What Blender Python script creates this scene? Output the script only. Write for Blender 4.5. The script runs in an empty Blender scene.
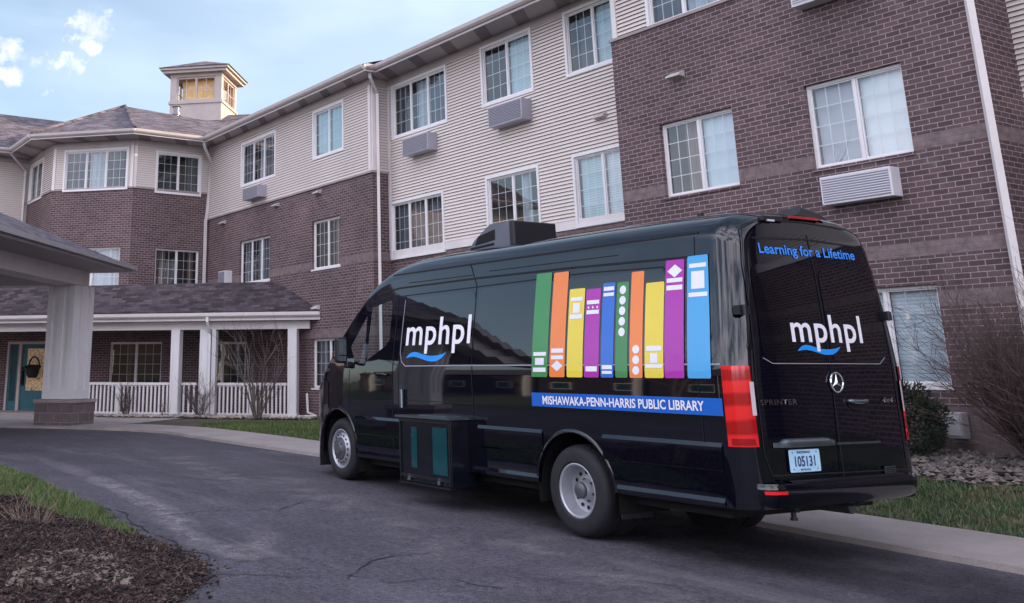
import bpy, bmesh, math, random
from mathutils import Vector, Matrix, noise
import numpy as np
random.seed(7)
SC = bpy.context.scene
COL = SC.collection
R2 = math.sqrt(.5)

# ------------------------------------------------------------------ camera
HC = 1.62
PITCH, YAW = math.radians(15.21), math.radians(30.45)
fwd = Vector((-math.cos(YAW)*math.cos(PITCH), math.sin(YAW)*math.cos(PITCH), math.sin(PITCH)))
rgt = Vector((math.sin(YAW), math.cos(YAW), 0))
upv = rgt.cross(fwd)
cam = bpy.data.cameras.new('camera')
cam.sensor_width = 36; cam.lens = 1020/1024*36
cam.shift_x = (512-318)/1024; cam.shift_y = (92.4-301.5)/1024
cam.clip_start = .1; cam.clip_end = 2000
co = bpy.data.objects.new('camera', cam); COL.objects.link(co)
M4 = Matrix((rgt, upv, -fwd)).transposed().to_4x4(); M4.translation = (0, 0, HC)
co.matrix_world = M4
SC.camera = co

# ------------------------------------------------------------------ materials
MAT = {}
class NT:
    def __init__(s, name):
        m = bpy.data.materials.new(name); m.use_nodes = True
        s.m = m; s.t = m.node_tree; s.n = s.t.nodes; s.l = s.t.links
        s.out = s.n['Material Output']; s.p = s.n['Principled BSDF']; MAT[name] = m
    def new(s, typ, **kw):
        n = s.n.new(typ)
        for k, v in kw.items(): setattr(n, k, v)
        return n
    def set(s, n, **kw):
        for k, v in kw.items(): n.inputs[k.replace('_', ' ')].default_value = v
    def link(s, a, b): s.l.new(a, b)
    def mix(s, fac, a, b, blend='MIX'):
        n = s.new('ShaderNodeMix', data_type='RGBA', blend_type=blend)
        for i, v in ((0, fac), (6, a), (7, b)):
            if hasattr(v, 'links'): s.link(v, n.inputs[i])
            else: n.inputs[i].default_value = v if i == 0 else (*v, 1) if len(v) == 3 else v
        return n.outputs[2]
    def noise(s, scale, vec=None, detail=4, rough=.55, dim=None):
        n = s.new('ShaderNodeTexNoise'); s.set(n, Scale=scale, Detail=detail, Roughness=rough)
        if vec is not None: s.link(vec, n.inputs['Vector'])
        return n.outputs['Fac']
    def ramp(s, fac, p0, p1, c0=(0, 0, 0), c1=(1, 1, 1)):
        n = s.new('ShaderNodeValToRGB'); e = n.color_ramp.elements
        e[0].position = p0; e[1].position = p1
        e[0].color = (*c0, 1); e[1].color = (*c1, 1)
        s.link(fac, n.inputs[0]); return n.outputs[0]
    def bump(s, h, strength=.3, dist=.01):
        n = s.new('ShaderNodeBump'); s.set(n, Strength=strength, Distance=dist); s.link(h, n.inputs['Height'])
        s.link(n.outputs[0], s.p.inputs['Normal']); return n
    def obj(s): return s.new('ShaderNodeTexCoord').outputs['Object']
    def uv(s): return s.new('ShaderNodeTexCoord').outputs['UV']
    def base(s, c):
        if hasattr(c, 'links'): s.link(c, s.p.inputs['Base Color'])
        else: s.p.inputs['Base Color'].default_value = (*c, 1)

def plain(name, c, rough=.5, var=.12, scale=3., metal=0, spec=.5, coat=0, bump=0, bscale=40):
    t = NT(name); o = t.obj()
    f = t.noise(scale, o, 5)
    lo = tuple(x*(1-var) for x in c); hi = tuple(min(1, x*(1+var)) for x in c)
    t.base(t.ramp(f, .3, .7, lo, hi))
    t.set(t.p, Roughness=rough, Metallic=metal)
    t.p.inputs['Specular IOR Level'].default_value = spec
    t.p.inputs['Coat Weight'].default_value = coat
    t.p.inputs['Coat Roughness'].default_value = .03
    if bump: t.bump(t.noise(bscale, o, 3), bump, .005)
    return t

def brick_mat(name, c1, c2, mortar, w, h, ms, rough=.85, bands=None, bandc=None):
    t = NT(name); uv = t.uv()
    b = t.new('ShaderNodeTexBrick'); b.offset = .5
    t.link(uv, b.inputs['Vector'])
    for k, v in (('Color1', (*c1, 1)), ('Color2', (*c2, 1)), ('Mortar', (*mortar, 1))): b.inputs[k].default_value = v
    t.set(b, Scale=1.0); b.inputs['Mortar Size'].default_value = ms; b.inputs['Mortar Smooth'].default_value = .25
    b.inputs['Brick Width'].default_value = w; b.inputs['Row Height'].default_value = h; b.inputs['Bias'].default_value = -.1
    big = t.noise(.55, uv, 5, .6); fine = t.noise(22, uv, 4)
    c = t.mix(.45, b.outputs['Color'], t.ramp(big, .3, .72, (.45, .45, .47), (1.4, 1.34, 1.34)), 'MULTIPLY')
    c = t.mix(.5, c, t.ramp(fine, .25, .75, (.62, .62, .62), (1.3, 1.3, 1.3)), 'MULTIPLY')
    # efflorescence patches
    e = t.noise(1.7, uv, 6, .7)
    c = t.mix(t.ramp(e, .56, .8, (0, 0, 0), (.28, .28, .28)), c, (.34, .29, .30))
    if bands:
        sp = t.new('ShaderNodeSeparateXYZ'); t.link(uv, sp.inputs[0])
        bc = t.mix(.8, bandc, t.ramp(t.noise(7, uv, 6, .65), .3, .7, (.55, .55, .55), (1.45, 1.45, 1.45)), 'MULTIPLY')
        # soldier joints
        s2 = t.new('ShaderNodeTexBrick'); s2.offset = 0.0; t.link(uv, s2.inputs['Vector'])
        s2.inputs['Color1'].default_value = (1, 1, 1, 1); s2.inputs['Color2'].default_value = (.82, .8, .8, 1); s2.inputs['Mortar'].default_value = (1.18, 1.15, 1.15, 1)
        t.set(s2, Scale=1.0); s2.inputs['Brick Width'].default_value = .083; s2.inputs['Row Height'].default_value = 20.; s2.inputs['Mortar Size'].default_value = .004
        bc = t.mix(.35, bc, s2.outputs['Color'], 'MULTIPLY')
        for z0, z1 in bands:
            a = t.new('ShaderNodeMath', operation='GREATER_THAN'); t.link(sp.outputs[1], a.inputs[0]); a.inputs[1].default_value = z0
            d = t.new('ShaderNodeMath', operation='LESS_THAN'); t.link(sp.outputs[1], d.inputs[0]); d.inputs[1].default_value = z1
            m = t.new('ShaderNodeMath', operation='MULTIPLY'); t.link(a.outputs[0], m.inputs[0]); t.link(d.outputs[0], m.inputs[1])
            c = t.mix(m.outputs[0], c, bc)
    t.base(c); t.set(t.p, Roughness=rough)
    inv = t.new('ShaderNodeMath', operation='SUBTRACT'); inv.inputs[0].default_value = 1; t.link(b.outputs['Fac'], inv.inputs[1])
    ad = t.new('ShaderNodeMath', operation='MULTIPLY_ADD'); t.link(fine, ad.inputs[0]); ad.inputs[1].default_value = .5; t.link(inv.outputs[0], ad.inputs[2])
    t.bump(ad.outputs[0], .7, .006)
    return t

BC1, BC2, BMO, BBAND = (.072, .043, .046), (.128, .078, .080), (.33, .262, .265), (.175, .128, .130)
brick_mat('brick_block', BC1, BC2, BMO, .205, .0745, .0062, bands=((2.425, 2.63), (3.095, 3.29), (4.52, 4.72)), bandc=BBAND)
brick_mat('brick_wall', BC1, BC2, BMO, .205, .0745, .0062, bands=((2.45, 2.66), (4.31, 4.55)), bandc=BBAND)
brick_mat('brick_plain', BC1, BC2, BMO, .205, .0745, .0062)
brick_mat('split_block', (.135, .098, .100), (.20, .15, .15), (.23, .18, .18), .40, .21, .006)
brick_mat('column_block', (.115, .088, .090), (.165, .125, .125), (.25, .21, .21), .42, .21, .008)

t = plain('siding', (.64, .57, .535), .55, .05, .7, bump=.05, bscale=60)
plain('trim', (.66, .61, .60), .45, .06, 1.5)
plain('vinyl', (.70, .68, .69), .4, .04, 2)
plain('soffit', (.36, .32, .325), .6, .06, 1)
plain('soffit_vent', (.19, .165, .17), .7, .1, 2)
plain('gutter', (.42, .375, .37), .4, .08, 2)
plain('gutter_dark', (.30, .275, .30), .45, .08, 2)
plain('dark_wall', (.045, .034, .036), .8, .2, 2)
plain('unit_grey', (.085, .085, .11), .35, .1, 4)
plain('ac_grey', (.36, .35, .41), .5, .07, 4, metal=.2)
plain('ac_white', (.60, .585, .61), .5, .06, 4)
plain('dark', (.012, .012, .015), .7)
plain('interior', (.05, .045, .045), .9)
plain('teal_door', (.025, .12, .155), .4, .15, 4)
plain('sidelight', (.015, .06, .08), .15, .2, 4)
plain('basket', (.012, .010, .010), .8, .4, 30)
plain('vent_metal', (.20, .20, .22), .35, .1, 6, metal=.6)
plain('fixture', (.50, .46, .45), .5)
plain('tan_trim', (.50, .42, .38), .5, .06, 2)
plain('coping', (.30, .25, .25), .7, .15, 3)
plain('cupola_wood', (.72, .50, .24), .6, .2, 6)
plain('cupola_paint', (.40, .345, .325), .6, .08, 2)
plain('beige_box', (.42, .40, .42), .6, .1, 8)

def roof_mat(name, c):
    t = NT(name); uv = t.uv()
    b = t.new('ShaderNodeTexBrick'); b.offset = .37; b.offset_frequency = 2; t.link(uv, b.inputs['Vector'])
    b.inputs['Color1'].default_value = (*[x*.42 for x in c], 1); b.inputs['Color2'].default_value = (*[x*1.9 for x in c], 1); b.inputs['Mortar'].default_value = (*[x*.3 for x in c], 1)
    t.set(b, Scale=1.0); b.inputs['Brick Width'].default_value = .28; b.inputs['Row Height'].default_value = .14; b.inputs['Mortar Size'].default_value = .006
    n = t.noise(5, uv, 6, .7); n2 = t.noise(.5, uv, 4)
    cc = t.mix(.7, b.outputs['Color'], t.ramp(n, .3, .7, (.5, .5, .5), (1.6, 1.55, 1.6)), 'MULTIPLY')
    cc = t.mix(.5, cc, t.ramp(n2, .3, .7, (.65, .65, .65), (1.35, 1.3, 1.3)), 'MULTIPLY')
    t.base(cc); t.set(t.p, Roughness=.9); t.bump(b.outputs['Fac'], -.5, .01)
roof_mat('shingle', (.085, .072, .088))
roof_mat('porch_shingle', (.046, .036, .042))

def ptac_mat():
    t = NT('ac_grille'); o = t.obj()
    w = t.new('ShaderNodeTexWave', wave_type='BANDS', bands_direction='Z'); t.set(w, Scale=9.0, Distortion=0); t.link(o, w.inputs['Vector'])
    t.base(t.ramp(w.outputs['Fac'], .2, .6, (.22, .21, .25), (.50, .49, .54))); t.set(t.p, Roughness=.5); t.bump(w.outputs['Fac'], .8, .01)
    t = NT('ac_grille_dark'); o = t.obj()
    w = t.new('ShaderNodeTexWave', wave_type='BANDS', bands_direction='Z'); t.set(w, Scale=9.0, Distortion=0); t.link(o, w.inputs['Vector'])
    t.base(t.ramp(w.outputs['Fac'], .2, .6, (.12, .115, .14), (.27, .26, .31))); t.set(t.p, Roughness=.5); t.bump(w.outputs['Fac'], .8, .01)
ptac_mat()

def blind_mat(name, c, dark):
    t = NT(name); o = t.obj()
    w = t.new('ShaderNodeTexWave', wave_type='BANDS', bands_direction='Z', wave_profile='SAW'); t.set(w, Scale=6.2, Distortion=.25); t.link(o, w.inputs['Vector'])
    n = t.noise(1.2, o, 3)
    cc = t.ramp(w.outputs['Fac'], .05, .35, dark, c)
    cc = t.mix(.4, cc, t.ramp(n, .3, .7, (.6, .6, .6), (1.2, 1.2, 1.2)), 'MULTIPLY')
    t.base(cc); t.set(t.p, Roughness=.6)
blind_mat('blind_sky_white', (.72, .76, .80), (.42, .47, .52))  # pale tones of both blinds also carry reflected sky
blind_mat('blind_sky_teal', (.52, .66, .70), (.28, .40, .44))
def curtain_mat(name, c):
    t = NT(name); o = t.obj()
    mp = t.new('ShaderNodeMapping'); mp.inputs['Scale'].default_value = (9, 9, .15); t.link(o, mp.inputs['Vector'])
    n = t.noise(1.0, mp.outputs[0], 3)
    t.base(t.ramp(n, .3, .7, tuple(x*.45 for x in c), c)); t.set(t.p, Roughness=.85)
plain('sky_glare_grey', (.46, .45, .50), .8, .06, 1.5); plain('sky_glare_white', (.80, .82, .84), .8, .05, 1.2); plain('sky_glare_blue', (.60, .70, .76), .8, .05, 1.2)  # flat fills paint the bright sky reflected in the panes
curtain_mat('curtain_grey', (.15, .15, .18)); curtain_mat('curtain_tan', (.30, .20, .16)); curtain_mat('curtain_pale', (.70, .74, .80))

def glass_mat(name, boost, tint=(1, 1, 1), rough=0.0, wav=.0):
    m = bpy.data.materials.new(name); m.use_nodes = True; MAT[name] = m
    n, l = m.node_tree.nodes, m.node_tree.links
    n.remove(n['Principled BSDF']); out = n['Material Output']
    tr = n.new('ShaderNodeBsdfTransparent'); tr.inputs[0].default_value = (*tint, 1)
    gl = n.new('ShaderNodeBsdfGlossy'); gl.inputs['Roughness'].default_value = rough
    fr = n.new('ShaderNodeFresnel'); fr.inputs[0].default_value = 1.5
    ge = n.new('ShaderNodeNewGeometry'); mi = n.new('ShaderNodeMath'); mi.operation = 'MULTIPLY_ADD'; l.new(ge.outputs['Backfacing'], mi.inputs[0]); mi.inputs[1].default_value = 1/1.5-1.5; mi.inputs[2].default_value = 1.5; l.new(mi.outputs[0], fr.inputs[0])
    ma = n.new('ShaderNodeMath'); ma.operation = 'MULTIPLY_ADD'; ma.use_clamp = True
    l.new(fr.outputs[0], ma.inputs[0]); ma.inputs[1].default_value = boost; ma.inputs[2].default_value = .02
    if wav:
        tc = n.new('ShaderNodeTexCoord'); no = n.new('ShaderNodeTexNoise'); no.inputs['Scale'].default_value = 1.6; no.inputs['Detail'].default_value = 1
        bu = n.new('ShaderNodeBump'); bu.inputs['Strength'].default_value = wav; bu.inputs['Distance'].default_value = .02
        l.new(tc.outputs['Object'], no.inputs['Vector']); l.new(no.outputs['Fac'], bu.inputs['Height']); l.new(bu.outputs[0], gl.inputs['Normal'])
    mx = n.new('ShaderNodeMixShader')
    l.new(ma.outputs[0], mx.inputs[0]); l.new(tr.outputs[0], mx.inputs[1]); l.new(gl.outputs[0], mx.inputs[2]); l.new(mx.outputs[0], out.inputs[0])
glass_mat('pane', 2.0, (.80, .86, .88), wav=.12)
glass_mat('cab_glass', 1.0, (.86, .93, .94))
glass_mat('cupola_glass', .8, (.95, .93, .9))
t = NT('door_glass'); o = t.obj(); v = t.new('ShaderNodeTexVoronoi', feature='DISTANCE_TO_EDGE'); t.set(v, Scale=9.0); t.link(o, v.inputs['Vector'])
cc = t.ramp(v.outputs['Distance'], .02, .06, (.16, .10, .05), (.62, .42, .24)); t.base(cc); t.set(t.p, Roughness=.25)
t.link(cc, t.p.inputs['Emission Color']); t.p.inputs['Emission Strength'].default_value = .06  # tan colour and faint glow stand for the lit interior

# van
def paint(name, c, rough=.06, spec=.5):
    t = NT(name); o = t.obj()
    t.base(t.ramp(t.noise(2, o, 3), .3, .7, tuple(x*.85 for x in c), c)); t.set(t.p, Roughness=rough)
    t.p.inputs['Specular IOR Level'].default_value = spec
    n = t.noise(1.3, o, 1); t.bump(n, .05, .02); t.p.inputs['Coat Weight'].default_value = .2; t.p.inputs['Coat Roughness'].default_value = .01
    return t
paint('van_paint', (.0016, .0020, .0065), .03, .62)
paint('van_glass', (.004, .004, .006), .02, .75)
plain('van_plastic', (.005, .005, .008), .38, .2, 12)
plain('seam_black', (.0015, .0015, .002), .8)
plain('seam_grey', (.30, .29, .36), .3)
plain('rubber', (.011, .011, .015), .75, .3, 14, bump=.2)
plain('steel_rim', (.42, .42, .46), .38, .12, 8, metal=.55)
plain('hub_dark', (.10, .10, .115), .45, .2, 20, metal=.4)
plain('chrome', (.72, .74, .78), .12, .05, 5, metal=1)
plain('chrome_dull', (.20, .24, .27), .25, .08, 5, metal=.9)
plain('seat_cloth', (.035, .037, .045), .9, .3, 30)
plain('lettering', (.83, .81, .86), .35, .03)
plain('blue_lettering', (.04, .26, .85), .35, .05)
def decal(name, c): return plain(name, c, .16, .03, 3, spec=.5, coat=.3)
for n_, c_ in dict(d_green=(.045, .24, .06), d_orange=(.86, .22, .035), d_yellow=(.80, .62, .04), d_purple=(.40, .012, .36), d_blue=(.014, .13, .56),
                   d_green2=(.035, .22, .05), d_sky=(.06, .36, .70), d_white=(.82, .80, .84), d_strip=(.012, .12, .52), d_wave=(.02, .29, .82)).items(): decal(n_, c_)
t = NT('tail_red'); o = t.obj(); w = t.new('ShaderNodeTexWave', bands_direction='Z'); t.set(w, Scale=1.6, Distortion=2.5); t.link(o, w.inputs['Vector'])
t.base(t.ramp(w.outputs['Fac'], .3, .7, (.34, .003, .006), (.70, .016, .018))); t.set(t.p, Roughness=.08); t.p.inputs['Coat Weight'].default_value = .5
plain('tail_dark', (.30, .006, .008), .1); plain('tail_clear', (.55, .48, .50), .1, .1)
plain('plate_blue', (.42, .66, .84), .4, .06, 6); plain('plate_ink', (.03, .035, .12), .5)
plain('teal_glass', (.006, .050, .060), .12, .15, 3); plain('lamp_lens', (.55, .55, .6), .1); plain('amber', (.7, .2, .03), .2)
plain('step_paint', (.004, .005, .010), .22, .2, 6)

# ground
def asphalt():
    t = NT('asphalt'); o = t.obj()
    f0 = t.noise(70, o, 5, .85); f1 = t.noise(20, o, 5, .8)
    fm = t.new('ShaderNodeMath', operation='MULTIPLY_ADD'); t.link(f0, fm.inputs[0]); fm.inputs[1].default_value = .62; fa = t.new('ShaderNodeMath', operation='MULTIPLY'); t.link(f1, fa.inputs[0]); fa.inputs[1].default_value = .38; t.link(fa.outputs[0], fm.inputs[2]); f = fm.outputs[0]
    g = t.noise(.42, o, 6, .6); h = t.noise(2.6, o, 5, .65)
    c = t.ramp(f, .40, .62, (.010, .009, .013), (.158, .142, .168))
    c = t.mix(.75, c, t.ramp(g, .3, .7, (.62, .60, .64), (1.35, 1.33, 1.38)), 'MULTIPLY')
    c = t.mix(.45, c, t.ramp(h, .35, .7, (.65, .65, .66), (1.3, 1.3, 1.3)), 'MULTIPLY')
    # worn pale streaks running along the drive
    mp = t.new('ShaderNodeMapping'); mp.inputs['Rotation'].default_value = (0, 0, .06); mp.inputs['Scale'].default_value = (.22, 1.5, 1); t.link(o, mp.inputs['Vector'])
    s = t.noise(1.0, mp.outputs[0], 7, .7)
    c = t.mix(t.ramp(s, .54, .78, (0, 0, 0), (.62, .62, .62)), c, (.23, .205, .225))
    # tar-dark patches and oil
    d = t.noise(.8, mp.outputs[0], 5, .6)
    c = t.mix(t.ramp(d, .60, .74, (0, 0, 0), (.6, .6, .6)), c, (.022, .022, .030))
    # hairline cracks
    dn = t.new('ShaderNodeTexNoise'); t.set(dn, Scale=4.0, Detail=8.0); t.link(o, dn.inputs['Vector'])
    dm = t.new('ShaderNodeMixRGB'); dm.inputs[0].default_value = .34; t.link(o, dm.inputs[1]); t.link(dn.outputs['Color'], dm.inputs[2])
    v = t.new('ShaderNodeTexVoronoi', feature='DISTANCE_TO_EDGE'); t.set(v, Scale=.42); t.link(dm.outputs[0], v.inputs['Vector'])
    ck = t.ramp(v.outputs['Distance'], .001, .0032, (1, 1, 1), (0, 0, 0))
    gate = t.ramp(t.noise(.55, o, 4), .53, .60)
    mm = t.new('ShaderNodeMath', operation='MULTIPLY'); t.link(ck, mm.inputs[0]); t.link(gate, mm.inputs[1])
    c = t.mix(mm.outputs[0], c, (.012, .011, .014))
    t.base(c); t.set(t.p, Roughness=.8); t.p.inputs['Specular IOR Level'].default_value = .35
    t.bump(f, .9, .008)
asphalt()
plain('tar_crack', (.010, .009, .012), .8, .3, 20)
def concrete():
    t = NT('concrete'); o = t.obj()
    f = t.noise(90, o, 4, .7); g = t.noise(1.3, o, 6, .65)
    c = t.ramp(f, .3, .7, (.26, .228, .218), (.39, .345, .33))
    c = t.mix(.8, c, t.ramp(g, .3, .7, (.72, .70, .70), (1.18, 1.16, 1.16)), 'MULTIPLY')
    t.base(c); t.set(t.p, Roughness=.85); t.bump(f, .3, .004)
concrete()
def soil(name, a, b, sc=14):
    t = NT(name); o = t.obj(); n = t.noise(sc, o, 8, .75); g = t.noise(1.1, o, 4)
    c = t.mix(.7, t.ramp(n, .3, .7, a, b), t.ramp(g, .3, .7, (.6, .6, .6), (1.35, 1.35, 1.35)), 'MULTIPLY')
    t.base(c); t.set(t.p, Roughness=.95); t.bump(n, .9, .03)
soil('mulch', (.007, .004, .005), (.052, .030, .028), 16)
soil('sand', (.17, .13, .105), (.28, .22, .18), 30)
soil('turf', (.030, .042, .018), (.085, .088, .040), 9)
soil('earth', (.05, .045, .03), (.10, .085, .055), 6)
def vary(name, cols, rough=.7, dry=None):
    t = NT(name)
    g = t.new('ShaderNodeNewGeometry'); r = t.new('ShaderNodeValToRGB'); e = r.color_ramp.elements
    e[0].color = (*cols[0], 1); e[1].color = (*cols[-1], 1)
    for i, c in enumerate(cols[1:-1]):
        k = e.new((i+1)/(len(cols)-1)); k.color = (*c, 1)
    t.link(g.outputs['Random Per Island'], r.inputs[0])
    n = t.noise(.9, t.obj(), 4)
    if dry:
        d_ = t.ramp(t.noise(1.5, t.obj(), 5, .6), .50, .66)
        t.base(t.mix(d_, t.mix(.6, r.outputs[0], t.ramp(n, .35, .68, (.5, .6, .5), (1.2, 1.2, 1.1)), 'MULTIPLY'), dry)); t.set(t.p, Roughness=rough); return
    t.base(t.mix(.6, r.outputs[0], t.ramp(n, .35, .68, (.6, .66, .6), (1.35, 1.2, 1.1)), 'MULTIPLY')); t.set(t.p, Roughness=rough)
vary('grass_blades', [(.036, .076, .018), (.062, .122, .028), (.10, .155, .042), (.20, .18, .085)])
vary('lawn_blades', [(.020, .068, .026), (.040, .112, .038), (.070, .135, .05), (.20, .17, .10), (.10, .12, .055)], dry=(.20, .155, .095))
vary('stones', [(.05, .040, .040), (.12, .098, .09), (.24, .20, .185), (.08, .066, .07), (.17, .15, .15)], .85)
vary('pebbles', [(.16, .135, .125), (.30, .26, .24), (.44, .39, .36), (.22, .19, .185)], .85)
vary('chips', [(.007, .004, .004), (.024, .012, .012), (.050, .027, .025), (.12, .078, .066), (.014, .008, .008)], .9)
vary('needles', [(.012, .022, .012), (.022, .038, .018), (.035, .050, .028)], .7)
plain('bark_grey', (.115, .090, .088), .85, .3, 20); plain('bark_red', (.085, .056, .052), .85, .3, 20); plain('straw', (.22, .165, .125), .9, .3, 20)
plain('bark_pale', (.115, .092, .084), .85, .3, 14)

# ------------------------------------------------------------------ mesh builder
ORG = {}
class MB:
    def __init__(s): s.v = []; s.f = []; s.uv = []
    def face(s, pts, uvs=None):
        i = len(s.v); s.v += [tuple(p) for p in pts]; s.f.append(tuple(range(i, i+len(pts))))
        if uvs is None:
            a = Vector(pts[0]); n = (Vector(pts[1])-a).cross(Vector(pts[2])-a)
            n = n.normalized() if n.length > 1e-12 else Vector((0, 0, 1))
            if abs(n.z) > .9: uvs = [(p[0], p[1]) for p in pts]
            else:
                h = Vector((-n.y, n.x, 0)).normalized(); w = n.cross(h)
                uvs = [(Vector(p).dot(h), Vector(p).dot(w)) for p in pts]
        s.uv.append(uvs); return s
    def box(s, x0, x1, y0, y1, z0, z1, T=None):
        P = [(x, y, z) for z in (z0, z1) for y in (y0, y1) for x in (x0, x1)]
        if T: P = [tuple(T(*p)) for p in P]
        for q in ((0, 2, 3, 1), (4, 5, 7, 6), (0, 1, 5, 4), (2, 6, 7, 3), (0, 4, 6, 2), (1, 3, 7, 5)): s.face([P[k] for k in q])
        return s
    def grid(s, rows, close=False):
        i = len(s.v); m = len(rows[0])
        for r in rows: s.v += [tuple(p) for p in r]
        for a in range(len(rows)-1):
            for b in range(m if close else m-1):
                c = (b+1) % m
                q = (i+a*m+b, i+a*m+c, i+(a+1)*m+c, i+(a+1)*m+b); s.f.append(q)
                s.uv.append([(s.v[k][0], s.v[k][2]) for k in q])
        return s
    def tube(s, pts, rad, n=6, cap=True):
        pts = [Vector(p) for p in pts]
        rr = rad if isinstance(rad, (list, tuple)) else [rad]*len(pts)
        rows = []; ref = None
        for k, p in enumerate(pts):
            d = (pts[min(k+1, len(pts)-1)]-pts[max(k-1, 0)]).normalized()
            if ref is None: ref = Vector((0, 0, 1)) if abs(d.z) < .9 else Vector((1, 0, 0))
            a = d.cross(ref).normalized(); b = a.cross(d); ref = b
            rows.append([p+a*math.cos(q*math.tau/n)*rr[k]+b*math.sin(q*math.tau/n)*rr[k] for q in range(n)])
        s.grid(rows, True)
        if cap: s.face(rows[0]); s.face(rows[-1][::-1])
        return s
    def lathe(s, prof, c, axis='y', n=48):
        rows = []
        for r, h in prof:
            row = []
            for k in range(n):
                a = k*math.tau/n
                row.append((c[0]+r*math.cos(a), c[1]+h, c[2]+r*math.sin(a)) if axis == 'y' else (c[0]+r*math.cos(a), c[1]+r*math.sin(a), c[2]+h))
            rows.append(row)
        return s.grid(rows, True)
    def build(s, name, mat, parent=None, smooth=None, weld=False, bevel=0):
        me = bpy.data.meshes.new(name)
        o0 = ORG.get(parent.name, Vector((0, 0, 0))) if parent else Vector((0, 0, 0))
        me.from_pydata([(x-o0.x, y-o0.y, z-o0.z) for x, y, z in s.v], [], s.f)
        ul = me.uv_layers.new(name='UVMap')
        flat = [c for f in s.uv for uvp in f for c in uvp]
        ul.data.foreach_set('uv', flat)
        if weld or bevel:
            bm = bmesh.new(); bm.from_mesh(me); bmesh.ops.remove_doubles(bm, verts=bm.verts, dist=1e-4)
            bmesh.ops.recalc_face_normals(bm, faces=bm.faces)
            if bevel: bmesh.ops.bevel(bm, geom=[e for e in bm.edges if len(e.link_faces) == 2 and e.calc_face_angle(0) > .5], offset=bevel, segments=2, profile=.6, affect='EDGES')
            bm.to_mesh(me); bm.free()
        me.materials.append(MAT[mat] if isinstance(mat, str) else mat)
        if smooth is not None:
            me.polygons.foreach_set('use_smooth', [True]*len(me.polygons)); me.set_sharp_from_angle(angle=math.radians(smooth))
        ob = bpy.data.objects.new(name, me); COL.objects.link(ob)
        if parent: ob.parent = parent; ORG[ob.name] = o0
        return ob

def empty(name, loc, label, cat, group=None, rz=0, local=False):
    o = bpy.data.objects.new(name, None); COL.objects.link(o); o.location = loc; o.rotation_euler = (0, 0, rz); o.empty_display_size = .3
    ORG[o.name] = Vector((0, 0, 0)) if local else Vector(loc)
    return tag(o, label, cat, group)
def tag(o, label=None, cat=None, group=None, kind=None):
    for k, v in (('label', label), ('category', cat), ('group', group), ('kind', kind)):
        if v: o[k] = v
    return o

# ------------------------------------------------------------------ ground heights
def sm(a, b, x):
    t = max(0., min(1., (x-a)/(b-a))); return t*t*(3-2*t)
def road_z(X):
    t = -X
    if t > 12.3: return .302
    if t < -12: return -.35
    return -.03+.027*t
WALK_F = [(40, 9.05), (-4.4, 9.05), (-8.4, 9.05), (-11.5, 8.85), (-14.2, 8.6), (-18.7, 8.72), (-21.6, 8.85), (-23.0, 8.35), (-24.3, 7.5), (-26.0, 6.2)]
WALK_B = [(40, 10.38), (-5.3, 10.38), (-7.8, 10.25), (-11.5, 10.1), (-16.7, 9.95), (-19.1, 10.1), (-22.2, 10.1), (-24.0, 9.5), (-26.2, 8.2), (-28.5, 6.8)]
def interp(tab, x):
    for (a, b), (c, d) in zip(tab, tab[1:]):
        if (a-x)*(c-x) <= 0: return b+(d-b)*(x-a)/(c-a) if c != a else b
    return tab[0][1] if x > tab[0][0] else tab[-1][1]
def ground_z(X, Y):
    z = road_z(X)
    if Y > 9.9 and X > -28:
        top = .56+(.37-.56)*sm(-19, -23.5, X)
        z = z+.03+(top-z-.03)*sm(10.1, 13.3, Y)
    return z

# base sheet to the horizon
mb = MB(); xs = [-900, -300, -120, -60, -40, -30, -28]+[-27+.75*i for i in range(50)]+[12, 20, 40, 120, 300, 900]
ys = [-900, -300, -100, -40, -20, -10, -4, 0, 3, 6, 8.5, 9.5]+[10.0+.35*i for i in range(12)]+[15, 30, 60, 120, 300, 900]
mb.grid([[(x, y, ground_z(x, y)-.035) for x in xs] for y in ys])
tag(mb.build('ground', 'turf', smooth=80), kind='structure')
# asphalt drive
mb = MB(); xr = [-60, -45, -36, -30, -28, -26]+[-25+.5*i for i in range(110)]
def ytop(x): return interp(WALK_F, x) if x > -25.5 else 7.0+(-25.5-x)*.12
rows = []
for k in range(15):
    f = k/14; rows.append([(x, -9+(ytop(x)+9)*f, road_z(x)-.004) for x in xr])
mb.grid(rows); tag(mb.build('road', 'asphalt', smooth=80), kind='structure')
# sidewalk (a low concrete walk) with its edge
mb = MB(); N = 160; rows = [[], [], [], []]
for i in range(N+1):
    x = 30-(30+26)*i/N
    yf, yb = interp(WALK_F, x), interp(WALK_B, x)
    z = road_z(x)+.045
    rows[0].append((x, yf, z-.12)); rows[1].append((x, yf+.012, z)); rows[2].append((x, yb, z+.02)); rows[3].append((x, yb, z-.1))
mb.grid(rows); tag(mb.build('sidewalk', 'concrete'), kind='structure')
# entrance apron of concrete by the porch
mb = MB(); ap = [(-24.3, 7.5), (-26.0, 6.2), (-31, 3.0), (-37.5, 3.0), (-37.5, 5.6), (-28.6, 14.5), (-27.6, 12.3), (-25.2, 9.6), (-24.6, 8.2)]
mb.face([(x, y, .345) for x, y in ap]); tag(mb.build('entrance_pavement', 'concrete'), kind='structure')

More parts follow.
